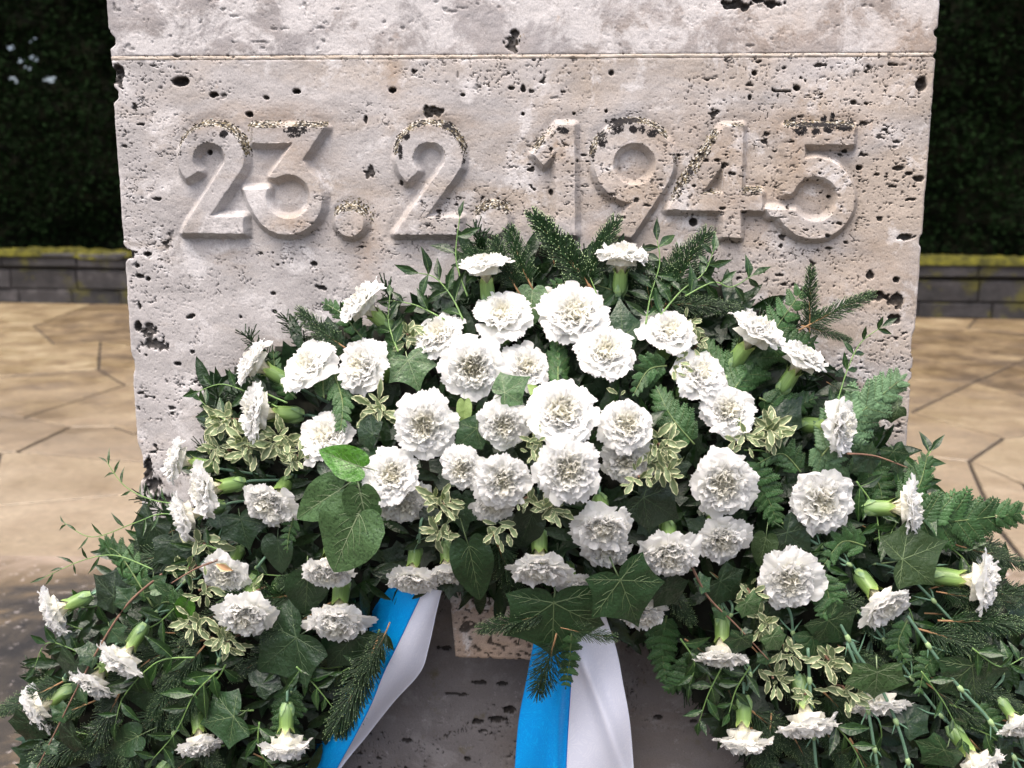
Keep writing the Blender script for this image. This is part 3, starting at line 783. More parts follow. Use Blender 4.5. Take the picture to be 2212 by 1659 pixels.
core_ = MB(); 
qa, qb = wd * 0 + wn * .05, wd * wlen + wn * .05
core_.grid(np.array([[(qa.x, qa.y, 0), (qb.x, qb.y, 0)], [(qa.x, qa.y, .6), (qb.x, qb.y, .6)]]))
part('joint_fill', core_.mesh('joint_fill', [M['soil']]), wall)
for (z0, z1_, lo, hi, nm, fwd) in ((0, .175, .5, .85, 'stone', .01), (.19, .435, .55, .95, 'stone', .015), (.45, .475, 3, 3.1, 'stone', -.02), (.48, .645, .6, 1.1, 'coping_stone', .05)):
    s = -rw.uniform(0, .4)
    while s < wlen:
        e = s + rw.uniform(lo, hi)
        wblock(nm, s, e, z0, z1_, fwd, .42)
        s = e
# moss cushions on the coping, one soft sheet
nxm, nym = 700, 14
sg = np.linspace(0, wlen, nxm)[None, :] * np.ones((nym, 1)); yg = np.linspace(-.075, .40, nym)[:, None] * np.ones((1, nxm))
hh = .004 + .055 * sstep(.46, .62, fbm(sg / .8, yg / .5, 301, 4)) * (.5 + fbm(sg / .07, yg / .06, 302, 3)) - .06 * (1 - sstep(.50, .56, fbm(sg / .8, yg / .5, 301, 4)))
hh = np.where(yg < -.06, np.minimum(hh, -.03), hh)
Pm = np.zeros((nym, nxm, 3))
Pm[..., 0] = wd.x * sg + wn.x * yg; Pm[..., 1] = wd.y * sg + wn.y * yg; Pm[..., 2] = .642 + hh
bm_ = MB(); bm_.grid(Pm)
part('moss', bm_.mesh('moss', [M['moss']]), wall, kind='stuff')

# clipped hedge behind the wall: a dark twiggy core and many small leaves
M['hedge'] = leaf_mat('hedge_leaf', (0.0038, 0.0095, 0.0030), (0.0075, 0.0185, 0.0052), 0.95, 0.0, 3, 0.05, 0.25)
M['hedge_core'] = simple_mat('hedge_twigs', (0.004, 0.005, 0.003), (0.008, 0.009, 0.004), 0.95, 6, 0.1)
hedge = empty('clipped_hedge', (wA.x, wA.y, 0), 'tall dark evergreen hedge clipped flat above the mossy garden wall', 'hedge')
rng = np.random.default_rng(8)
HT = 5.6
def hedge_y(s, z): return .75 + .22 * (fbm(s / .9, z / .8, 401, 3) - .5) * 2 + .10 * (vn(s / .25, z / .25, 402) - .5)
gaps = [((60 + dx, 130 + dy), r) for dx, dy, r in ((-35, -28, 5), (-7, -25, 3), (13, -45, 4), (47, -45, 3), (10, -5, 4), (18, 0, 4), (-28, 65, 0.1), (0, 18, 6), (-13, 2, 4), (-33, 42, 7), (53, 42, 6), (-30, 22, 4), (35, 47, 4), (40, 42, 4), (15, 6, 4), (-30, 45, 5))]
def hedge_px(P):                              # where a point falls in the frame (only used to keep the sparse spot where it is)
    d = P - np.array(EYE)
    z = d @ np.array(FW)
    return CX + F_PX * (d @ np.array(RT)) / z, CY - F_PX * (d @ np.array(UP)) / z
ns, nz = 420, 190
sg = np.linspace(0, wlen, ns)[None, :] * np.ones((nz, 1)); zg = np.linspace(.25, HT, nz)[:, None] * np.ones((1, ns))
yg = hedge_y(sg, zg) + .16 + .1 * vn(sg / .12, zg / .12, 403)
Pc = np.stack([wA.x + wd.x * sg + wn.x * yg, wA.y + wd.y * sg + wn.y * yg, zg], -1)
px_, py_ = hedge_px(Pc.reshape(-1, 3))
open_ = np.zeros(len(px_), bool)
for (gx, gy), r in gaps: open_ |= ((px_ - gx) ** 2 + (py_ - gy) ** 2) < (r * .55) ** 2
Qc = grid_quads(nz, ns); Qc = Qc[~open_[Qc].any(1)]
Vc = Pc.reshape(-1, 3) - np.array([wA.x, wA.y, 0])
part('inner_twigs', mesh_np('inner_twigs', Vc, Qc, None, [M['hedge_core']]), hedge, kind='stuff')
n = 90000
s = rng.uniform(0, wlen, n); z = rng.uniform(.3, HT, n)
y = hedge_y(s, z) + rng.uniform(-.03, .2, n)
C = np.stack([wA.x + wd.x * s + wn.x * y, wA.y + wd.y * s + wn.y * y, z], -1)
px_, py_ = hedge_px(C); keep = np.ones(n, bool)
for (gx, gy), r in gaps: keep &= ((px_ - gx) ** 2 + (py_ - gy) ** 2) > (r * .6) ** 2
C = C[keep]; n = len(C)
a = rng.normal(size=(n, 3)); a[:, 2] = np.abs(a[:, 2]) * .6 ; a /= np.linalg.norm(a, axis=1)[:, None]
b = np.cross(a, rng.normal(size=(n, 3))); b /= np.linalg.norm(b, axis=1)[:, None]
L_ = rng.uniform(.045, .085, n)[:, None]; W_ = L_ * .42
P0 = C; P1 = C + a * L_ * .5 + b * W_; P2 = C + a * L_; P3 = C + a * L_ * .5 - b * W_
Vh = np.stack([P0, P1, P2, P3], 1).reshape(-1, 3) - np.array([wA.x, wA.y, 0])
part('leaves', mesh_np('leaves', Vh, np.arange(4 * n).reshape(-1, 4), None, [M['hedge']], smooth=False), hedge, kind='stuff')

# ------------------------------------------------------------------ the wreath: depth of its surface before the stone
def FD(x, y):
    b = 0.045 + 0.175 * math.exp(-(((x - 1140) / 560) ** 2 + ((y - 1000) / 270) ** 2))
    low = 0.10 * (1 / (1 + math.exp(-(y - 1180) / 90))) * (1 - 0.9 * math.exp(-((x - 1150) / 260) ** 2) * (1 / (1 + math.exp(-(y - 1330) / 40))))
    return b + low
OUT = [(425, 850), (520, 770), (640, 730), (700, 690), (760, 700), (850, 660), (960, 620), (1000, 560), (1090, 530), (1200, 520), (1330, 540), (1430, 590), (1560, 610), (1700, 680), (1790, 770), (1860, 860), (1900, 960), (1960, 1010), (2040, 1120), (2130, 1200), (2212, 1280), (2300, 1500), (2300, 1760), (1640, 1760), (1590, 1600), (1500, 1500), (1420, 1400), (1280, 1365), (1130, 1345), (1020, 1300), (960, 1262), (880, 1285), (820, 1340), (800, 1420), (740, 1540), (640, 1690), (600, 1760), (30, 1760), (60, 1600), (90, 1450), (120, 1380), (180, 1290), (260, 1200), (330, 1130), (420, 1080), (430, 980), (455, 920)]
OA = np.array(OUT, float)
def in_out(x, y, grow=0.0):
    if grow:
        c = np.array([1150, 1150]); v = np.array([x, y]) - c; L2 = math.hypot(*v); x, y = (np.array([x, y]) - v / max(L2, 1) * grow)
    r = False; j = len(OUT) - 1
    for i in range(len(OUT)):
        xi, yi = OUT[i]; xj, yj = OUT[j]
        if (yi > y) != (yj > y) and x < (xj - xi) * (y - yi) / (yj - yi) + xi: r = not r
        j = i
    return r

# ------------------------------------------------------------------ leaf shapes (unit length, stalk at the origin, tip along +Y, face along +Z)
def strip(b, pts, w0, w1, zf, m, lift=.006):
    pts = np.asarray(pts, float)
    t = np.gradient(pts, axis=0); t /= np.maximum(np.linalg.norm(t, axis=1)[:, None], 1e-9)
    nrm = np.stack([-t[:, 1], t[:, 0]], 1)
    w = np.linspace(w0, w1, len(pts))[:, None]
    rows = []
    for sgn, lf in ((-1, 0), (0, lift), (1, 0)):
        q = pts + nrm * w * sgn
        rows.append(np.column_stack([q, zf(q[:, 0], q[:, 1]) + lf + .004]))
    b.grid(np.stack(rows, 1), m=m)
def bez(a, c, d, n=7):
    return [tuple((1 - t) ** 2 * np.array(a) + 2 * t * (1 - t) * np.array(c) + t * t * np.array(d)) for t in np.linspace(0, 1, n, endpoint=False)]
def pol(a, r): return (r * math.sin(math.radians(a)), r * math.cos(math.radians(a)))
def lobed_leaf(name, lobes, sinus, mats, curl=.10, fold=.12, seed=1, rings=6, veins=True):
    # lobes: (angle, length) from tip to base on one side; mirrored with a little variation
    rd = random.Random(seed)
    right = [(a + rd.uniform(-4, 4), l * rd.uniform(.93, 1.06)) for a, l in lobes]
    left = [(-a + rd.uniform(-4, 4), l * rd.uniform(.93, 1.06)) for a, l in lobes]
    tip = (rd.uniform(-3, 3), 1.0)
    chain = [tip] + right
    pts = []
    for (a, b_), s in zip(zip(chain[:-1], chain[1:]), sinus):
        am = (a[0] + b_[0]) / 2
        pts += bez(pol(*a), pol(am, s), pol(*b_))
    notch = (0.0, -.06)
    pts += bez(pol(*right[-1]), pol(165, sinus[-1] * .75), notch)
    lf = []
    chain2 = [tip] + left
    for (a, b_), s in zip(zip(chain2[:-1], chain2[1:]), sinus):
        am = (a[0] + b_[0]) / 2
        lf += bez(pol(*a), pol(am, s), pol(*b_))
    lf += bez(pol(*left[-1]), pol(-165, sinus[-1] * .75), notch)
    lf.append(notch)
    pts = pts + lf[::-1][:-1]
    P = np.array(pts)
    angs = [math.radians(a) for a, _ in [tip] + right + left]
    ph = rd.uniform(0, 6)
    def zf(x, y):
        r = np.hypot(x, y); th = np.arctan2(x, y)
        dm = np.min([np.abs(np.angle(np.exp(1j * (th - a)))) for a in angs], axis=0)
        return -curl * r * r * 1.0 - fold * r * np.cos(np.clip(dm * 3.2, 0, math.pi)) * .5 + .03 * np.sin(x * 7 + ph) * r + .02 * np.sin(y * 9 + ph * 2) * r
    b = MB()
    sc = np.linspace(0, 1, rings) ** .8
    G = P[None, :, :] * sc[:, None, None]
    G3 = np.concatenate([G, zf(G[..., 0], G[..., 1])[..., None]], -1)
    b.grid(G3, m=0, close=True)
    if veins:
        for (a, l) in [tip] + right + left:
            e = np.array(pol(a, l * .93))
            main = np.array([e * t for t in np.linspace(0, 1, 7)])
            strip(b, main, .009, .003, zf, 1)
            for t0, sp, ln in ((.28, 36, .30), (.5, 34, .26), (.7, 30, .16)):
                for sg in (-1, 1):
                    o = e * (t0 + rd.uniform(-.04, .04)); L3 = l * ln * rd.uniform(.8, 1.15)
                    th = math.radians(a + sg * sp); th2 = math.radians(a + sg * (sp - 14))
                    q = [o, o + np.array([math.sin(th), math.cos(th)]) * L3 * .5]
                    q.append(q[-1] + np.array([math.sin(th2), math.cos(th2)]) * L3 * .5)
                    strip(b, q, .0045, .0018, zf, 1)
    b.tube([(0, 0, .0), (rd.uniform(-.04, .04), -.15, -.07), (rd.uniform(-.08, .08), -.32, -.2)], [.016, .014, .014], 5, m=1)
    return b.mesh(name, mats)
def ovate_leaf(name, mats, width=.62, curl=.12, fold=.16, seed=1, rings=6, veins=True):
    rd = random.Random(seed); w = width
    r = bez((0, 1), (w * .55, .80), (w * .92, .42), 7) + bez((w * .92, .42), (w * 1.18, -.02), (w * .55, -.16), 7) + bez((w * .55, -.16), (w * .2, -.20), (0, 0), 5)
    P = np.array(r + [(0, 0)] + [(-x * rd.uniform(.97, 1.03), y) for x, y in r[::-1][:-1]])
    P = P - 0
    ph = rd.uniform(0, 6)
    def zf(x, y): return fold * np.abs(x) - curl * (y ** 2) - .10 * x * x + .025 * np.sin(y * 8 + ph) * np.abs(x) * 3
    b = MB(); cen = np.array([0, .25])
    sc = np.linspace(0, 1, rings)
    G = cen + (P[None] - cen) * sc[:, None, None]
    b.grid(np.concatenate([G, zf(G[..., 0], G[..., 1])[..., None]], -1), close=True)
    if veins:
        strip(b, [(0, t) for t in np.linspace(0, .97, 9)], .010, .003, zf, 1)
        for t0, a, ln in ((.02, 68, .52), (.03, 42, .66), (.22, 44, .55), (.42, 42, .42), (.60, 38, .28)):
            for sg in (-1, 1):
                L3 = ln * w * 1.5 * rd.uniform(.85, 1.05) * .8; q = [np.array([0, t0 + rd.uniform(-.02, .02)])]; th = a
                for k in range(4):
                    q.append(q[-1] + np.array([sg * math.sin(math.radians(th)), math.cos(math.radians(th))]) * L3 / 4); th -= 7
                strip(b, q, .005, .0018, zf, 1)
    b.tube([(0, 0, .0), (.02, -.16, -.06), (rd.uniform(-.06, .06), -.38, -.16)], [.017, .015, .014], 5, m=1)
    return b.mesh(name, mats)
def blade_leaf(name, mats, width=.36, curl=.15, fold=.3, wave=0.0, seed=1, ny=11, peak=.42, edge=False, nteeth=0, bend=0.0, uvs=False, tipsharp=1.3):
    rd = random.Random(seed); ph = rd.uniform(0, 6)
    us = np.array([-1, -.70, -.35, 0, .35, .70, 1]) if edge else np.array([-1, -.5, 0, .5, 1])
    t = np.linspace(0, 1, ny)
    w = width * .5 * (np.clip(t / peak, 0, 1) ** .75 * (t < peak) + (t >= peak) * np.clip(1 - (np.clip(t - peak, 0, 1) / (1 - peak)) ** tipsharp, 0, 1))
    w = np.maximum(w, .004)
    P = np.zeros((ny, len(us), 3))
    for j, u in enumerate(us):
        ww = w * u * (1 + (.10 * np.sin(t * 22 + ph + (u > 0) * 2) if (wave and abs(u) > .9) else 0))
        P[:, j, 0] = ww + bend * t * t
        P[:, j, 1] = t
        P[:, j, 2] = -curl * t * t + fold * np.abs(ww) + wave * np.sin(t * 19 + ph + (u > 0) * 1.7) * abs(u) ** 3 * (t > .05)
    b = MB()
    mc = [1, 0, 0, 0, 0, 1] if edge else None
    b.grid(P, mcol=mc)
    if not edge:
        zf = lambda x, y: -curl * y * y
        q = np.array([(bend * tt * tt, tt) for tt in np.linspace(0, .96, 7)])
        strip(b, q, .007, .002, zf, 1, .003)
    return b.mesh(name, mats)

IV5 = [(58, .80), (112, .58)]; IS5 = (.52, .45)
IV5b = [(50, .86), (100, .66)]; IS5b = (.60, .50)
IV3 = [(62, .72), (128, .44)]; IS3 = (.58, .50)
def ivyset(tag, blade, vein):
    mt = [M[blade], M[vein]]
    return {'L': [lobed_leaf('ivy_' + tag, IV5, IS5, mt, seed=11), lobed_leaf('ivy_' + tag, IV5b, IS5b, mt, .16, .10, 12), lobed_leaf('ivy_' + tag, IV5, (.56, .50), mt, .06, .15, 13)],
            'T': [lobed_leaf('ivy_' + tag, IV3, IS3, mt, .12, .10, 21), lobed_leaf('ivy_' + tag, IV3, (.52, .5), mt, .08, .14, 22)],
            'O': [ovate_leaf('ivy_' + tag, mt, .50, seed=31), ovate_leaf('ivy_' + tag, mt, .42, .16, .22, seed=32)],
            'N': [ovate_leaf('ivy_' + tag, mt, .30, .14, .25, seed=33)]}
IVY = {'d': ivyset('dark', 'ivy', 'vein_dark'), 'm': ivyset('mid', 'ivy_mid', 'vein'), 'p': ivyset('grey', 'ivy_pale', 'vein_pale'), 'f': ivyset('fresh', 'ivy_fresh', 'vein'), 'o': ivyset('olive', 'ivy_olive', 'vein'), 'u': ivyset('underside', 'ivy_light', 'ivy_light')}
RUS = [blade_leaf('ruscus_leaf', [M['ruscus'], M['ruscus_stem']], .38, c, .35, 0, s, bend=bd) for c, s, bd in ((.15, 1, .05), (.35, 2, -.10), (-.12, 3, .16), (.25, 4, -.2))]
RUSN = [blade_leaf('ruscus_leaf', [M['ruscus'], M['ruscus_stem']], .20, c, .4, 0, s, bend=bd) for c, s, bd in ((.3, 5, .25), (.45, 6, -.3), (-.2, 7, .2))]
PIT = [blade_leaf('pittosporum_leaf', [M['var_mid'], M['var_edge']], .36, c, .30, .030, s, edge=True, peak=.55, bend=bd, ny=15, tipsharp=2.6) for c, s, bd in ((.15, 1, .05), (.35, 2, -.1), (-.1, 3, .12), (.28, 4, .18))]

def frame(origin, ydir, ndir, s, sx=1.0):
    y = Vector(ydir).normalized(); x = y.cross(Vector(ndir)).normalized(); z = x.cross(y)
    m = Matrix((x * s * sx, y * s, z * s)).transposed().to_4x4()
    m.translation = origin
    return m
def leaf_between(me, parent, a, b, n, root_inv, s=None, sx=1.0, name='leaf', label=None):
    d = b - a
    m = frame(a, d, n, s or d.length, sx)
    return part(name, me, parent, root_inv @ m, label)
def toward(p, rd, tilt=.35, up=.35):          # a normal that faces outward and up, with some disorder
    return (Vector((0, -1, 0)) + Vector((rd.uniform(-tilt, tilt), rd.uniform(-tilt, tilt), up + rd.uniform(-tilt, tilt)))).normalized()

# ------------------------------------------------------------------ carnations
def petal_grid(L, th0, th1, W, amp, freq, seed, az=0.0, z0=-.62, r0=.10, nu=27, nv=11, teeth=.05, cup=.35, curlt=0.0):
    rd = random.Random(seed); ph = [rd.uniform(0, 6.28) for _ in range(8)]
    v = np.linspace(0, 1, nv); u = np.linspace(-1, 1, nu)
    th = np.radians(th0 + (th1 - th0) * sstep(.22, 1.0, v)) + np.radians(curlt) * v ** 4
    ds = np.concatenate([[0], np.diff(v)])
    r = r0 + np.cumsum(np.sin(th) * ds); z = np.cumsum(np.cos(th) * ds)
    wv = W * (.10 + .90 * sstep(.18, .92, v) )
    U, Vv = np.meshgrid(u, v)
    tooth = teeth * (np.abs(((u * nu * .235 + ph[0]) % 1) - .5) * 2 - .5) + .05 * np.sin(u * 4.1 + ph[1]) + .03 * np.sin(u * 11 + ph[2])
    ext = 1 - .20 * u ** 2 + tooth
    e = 1 + (ext - 1)[None, :] * (Vv ** 2.2)
    R = r0 + (np.interp(Vv * e, v, r - r0, right=None)); R = np.where(Vv * e > 1, r[-1] + (Vv * e - 1) * math.sin(th[-1]), R)
    Z = np.interp(np.minimum(Vv * e, 1), v, z); Z = np.where(Vv * e > 1, z[-1] + (Vv * e - 1) * math.cos(th[-1]), Z)
    R = r0 + (R - r0) * L; Z = Z * L
    thv = th[:, None]
    ruff = amp * Vv ** 2.2 * (np.sin(U * freq + ph[3]) + .55 * np.sin(U * freq * 1.9 + ph[4] + 3 * Vv) + .35 * np.sin(U * freq * 3.3 + ph[5]))
    T = U * wv[:, None] * L * (1 + .10 * np.sin(Vv * 5 + ph[6]))
    T = T + .25 * amp * Vv ** 2 * np.sin(U * freq * 1.3 + ph[7])
    R = R + ruff * -np.cos(thv) - cup * T * T / max(L, .3)
    Z = Z + ruff * np.sin(thv) + cup * .6 * T * T / max(L, .3) * (np.sin(thv))
    c, s = math.cos(az), math.sin(az)
    P = np.stack([R * c - T * s, R * s + T * c, Z + z0], -1)
    uv = np.stack([(U + 1) / 2, Vv], -1)
    return P, uv
def petal_mesh(**k):
    b = MB(); P, uv = petal_grid(**k); b.grid(P, uv=uv); return b.mesh('petal', [M['petal']])
PET = {0: [petal_mesh(L=1.36, th0=10, th1=t + 8, W=.52, amp=.042, freq=6.5, seed=100 + i, cup=.28, curlt=ct) for i, (t, ct) in enumerate(((100, 10), (92, 25), (106, -10), (98, 35), (90, 0)))],
       1: [petal_mesh(L=1.27, th0=8, th1=t + 6, W=.50, amp=.06, freq=7.5, seed=200 + i, cup=.35, nv=11) for i, t in enumerate((78, 86, 70, 82))],
       2: [petal_mesh(L=1.20, th0=6, th1=t + 4, W=.44, amp=.075, freq=8.5, seed=300 + i, cup=.45, nv=10) for i, t in enumerate((58, 66, 50, 62))]}
def centre_mesh(seed, dense=1.0):
    rd = random.Random(seed); b = MB()
    k = 0
    for ring, (cnt, t1, L, W) in enumerate(((9, 62, 1.16, .42), (9, 52, 1.16, .40), (9, 41, 1.15, .37), (8, 28, 1.14, .34), (6, 13, 1.12, .30), (5, -8, 1.04, .28))):
        off = rd.uniform(0, 6)
        for i in range(cnt):
            az = off + 2 * math.pi * (i + rd.uniform(-.35, .35)) / cnt
            P, uv = petal_grid(L=L * rd.uniform(.88, 1.06), th0=rd.uniform(2, 10), th1=t1 + rd.uniform(-10, 12), W=W * rd.uniform(.8, 1.2), amp=rd.uniform(.06, .10), freq=rd.uniform(7, 12), seed=seed * 100 + k, az=az, z0=-.62, r0=.03 + .02 * ring * 0, nu=17, nv=8, cup=rd.uniform(-.2, .6), teeth=.06)
            uv = uv.copy(); uv[..., 1] *= (.93 - .075 * ring)
            b.grid(P, uv=uv); k += 1
    # the tight unopened petals at the heart of the bloom, one crumpled lump
    nu_, nv_ = 40, 14
    U, W_ = np.meshgrid(np.linspace(0, 2 * np.pi, nu_, endpoint=False), np.linspace(.02, 1, nv_))
    f = 1 + .16 * np.sin(U * 5 + seed + W_ * 6) * W_ + .10 * np.sin(U * 11 + W_ * 9 + seed * 2) * W_
    Rr = .50 * np.sin(W_ * np.pi / 2) * f
    Zz = -.20 + .46 * np.cos(W_ * np.pi / 2) * (1 + .14 * np.sin(U * 7 + W_ * 13 + seed)) 
    b.grid(np.stack([Rr * np.cos(U), Rr * np.sin(U), Zz], -1), uv=np.stack([U / 6.3, .30 + .3 * W_], -1), close=True)
    return b.mesh('bloom_centre', [M['petal']])
CEN = [centre_mesh(s) for s in range(1, 7)]
def calyx_mesh(seed):
    rd = random.Random(seed); b = MB(); n = 30; rows = []
    prof = [(-1.42, .13), (-1.38, .20), (-1.25, .265), (-1.05, .285), (-.85, .28), (-.68, .27), (-.60, .265)]
    uvr = []
    for i, (z, r) in enumerate(prof):
        row = []
        for j in range(n):
            a = 2 * math.pi * j / n
            rr = r * (1 + .035 * math.cos(a * 5 + .4) * (i > 1)); row.append((rr * math.cos(a), rr * math.sin(a), z))
        rows.append(row); uvr.append([(j / n, .12 * i) for j in range(n)])
    for k, (dz, dr) in enumerate(((.10, .01), (.20, .05), (.27, .09))):
        row = []
        for j in range(n):
            a = 2 * math.pi * j / n; tt = abs((j / n * 5) % 1 - .5) * 2        # 1 at the notch, 0 at a tooth's tip
            row.append(((.265 + dr * (1 - tt)) * math.cos(a), (.265 + dr * (1 - tt)) * math.sin(a), -.60 + dz * (1 - tt * .92)))
        rows.append(row); uvr.append([(j / n, .78 + .08 * k) for j in range(n)])
    b.grid(np.array(rows), uv=np.array(uvr), close=True)
    return b.mesh('calyx', [M['calyx']])
CAL = [calyx_mesh(s) for s in (1, 2)]
def bract_mesh():
    b = MB(); ny = 7; t = np.linspace(0, 1, ny); us = np.linspace(-1, 1, 5)
    P = np.zeros((ny, 5, 3))
    w = .17 * (1 - t ** 1.8) + .004
    for j, u in enumerate(us):
        a = u * w / .3
        r = .20 + .10 * sstep(0, .5, t) + .03 * t
        P[:, j] = np.stack([r * np.cos(a), r * np.sin(a), -1.46 + .50 * t], 1)
    b.grid(P)
    return b.mesh('bract', [M['bract']])
BRA = bract_mesh()
def stem_mesh(pts, r, rd, knots=True):
    P = [Vector(p) for p in spline([tuple(p) for p in pts], 6)]
    b = MB(); L = 0; rad = []; nodes = []
    nxt = rd.uniform(.028, .045); acc = 0
    rad = [r] * len(P)
    b.tube(P, rad, 8)
    if knots:
        for i in range(1, len(P) - 1):
            acc += (P[i] - P[i - 1]).length
            if acc > nxt:
                acc = 0; nxt = rd.uniform(.04, .06)
                t = (P[i + 1] - P[i - 1]).normalized()
                q = [P[i] + t * s * r for s in (-2.6, -1.2, 0, 1.4, 3.0)]
                b.tube(q, [r * .95, r * 1.45, r * 1.75, r * 1.4, r * .95], 8, m=1)
                for sg in (-1, 1):
                    side = t.cross(FW).normalized() * sg; ln = rd.uniform(.012, .03)
                    o = P[i]; e1 = o - t * ln * -.5 + side * ln * .35; e2 = o + t * ln + side * ln * rd.uniform(.3, .8)
                    wv = FW.cross(t).normalized() * .0012
                    rows = [[o - wv, o - FW * .001, o + wv], [e1 - wv, e1 - FW * .001, e1 + wv], [e2, e2, e2]]
                    b.grid(np.array([[tuple(c) for c in r_] for r_ in rows]), m=2)
    return b.mesh('stem', [M['stem'], M['node'], M['blade']])

def carnation(x, y, w, dx, dy, zc, label, d=None, path=None, seed=0):
    rd = random.Random(seed * 7 + 3)
    d = FD(x, y) + (d or 0)
    c = at(x, y, d)
    dep = (c - EYE).dot(FW)
    R = .5 * w * dep / F_PX * (1.07 if zc > .5 else 1.08)
    zc = zc + .18 if .35 < zc < .75 else (zc + .09 if zc <= .35 else zc)
    L2 = math.hypot(dx, dy) or 1
    s = math.sqrt(max(0, 1 - zc * zc))
    ax = (RT * (dx / L2 * s) + UP * (-dy / L2 * s) - FW * zc).normalized()
    q = ax.to_track_quat('Z', 'Y').to_matrix().to_4x4() @ Matrix.Rotation(rd.uniform(0, 6.28), 4, 'Z')
    mw = Matrix.Translation(c + ax * ((.0 if zc > .6 else .06) * R)) @ q @ Matrix.Scale(R, 4)
    root = empty('carnation', None, label, 'carnation', 'white carnations in the wreath', mat=mw)
    side = zc < .42
    opn = rd.uniform(-.10, .14); rag = rd.uniform(.06, .16)
    n0 = rd.choice((5, 6)); off = rd.uniform(0, 6)
    for ring, cnt in ((0, n0), (1, 7), (2, 7)):
        off += rd.uniform(.3, 1)
        for i in range(cnt):
            az = off + 2 * math.pi * (i + rd.uniform(-.22, .22)) / cnt
            sc = rd.uniform(1.0 - rag, 1.0 + rag) if ring == 0 else rd.uniform(.86, 1.06)
            if side and ring == 0: tilt = rd.uniform(-.16, .02)
            else: tilt = rd.uniform(-.12, .16) + opn * (ring > 0)
            m = Matrix.Rotation(az, 4, 'Z') @ Matrix.Translation((0, 0, -.62)) @ Matrix.Rotation(tilt, 4, 'Y') @ Matrix.Translation((0, 0, .62)) @ Matrix.Diagonal((sc, sc * rd.uniform(.92, 1.12), sc if rd.random() < .8 else sc * 1.1, 1))
            part('petal', rd.choice(PET[ring]), root, m)
    part('bloom_centre', rd.choice(CEN), root, Matrix.Rotation(rd.uniform(0, 6), 4, 'Z') @ Matrix.Diagonal((rd.uniform(.92, 1.05), rd.uniform(.92, 1.05), rd.uniform(.86, 1.10), 1)), kind='stuff')
    cx_ = part('calyx', rd.choice(CAL), root, Matrix.Diagonal((.92, .92, .93, 1)))
    for k in range(4):
        part('bract', BRA, cx_, Matrix.Rotation(k * math.pi / 2 + .3, 4, 'Z'))
    base = mw @ Vector((0, 0, -1.44))
    pts = [mw @ Vector((0, 0, -1.38)), mw @ Vector((0, 0, -1.75))]
    if path:
        for k, (sx, sy) in enumerate(path): pts.append(at(sx, sy, max(.03, FD(sx, sy) - .012)))
        lx, ly = path[-1]
    else:
        lx, ly = x - dx / L2 * w * 1.3, y - dy / L2 * w * 1.3
    ix, iy = lx + (1140 - lx) * .12, ly + (1050 - ly) * .12
    if not path and zc > .6: ix, iy = x + (1140 - x) * .1, y + (1150 - y) * .1
    pts.append(at(ix, iy, max(.02, FD(ix, iy) - .07)))
    me = stem_mesh(pts, .00165, rd, bool(path))
    part('stem', me, root, mw.inverted())

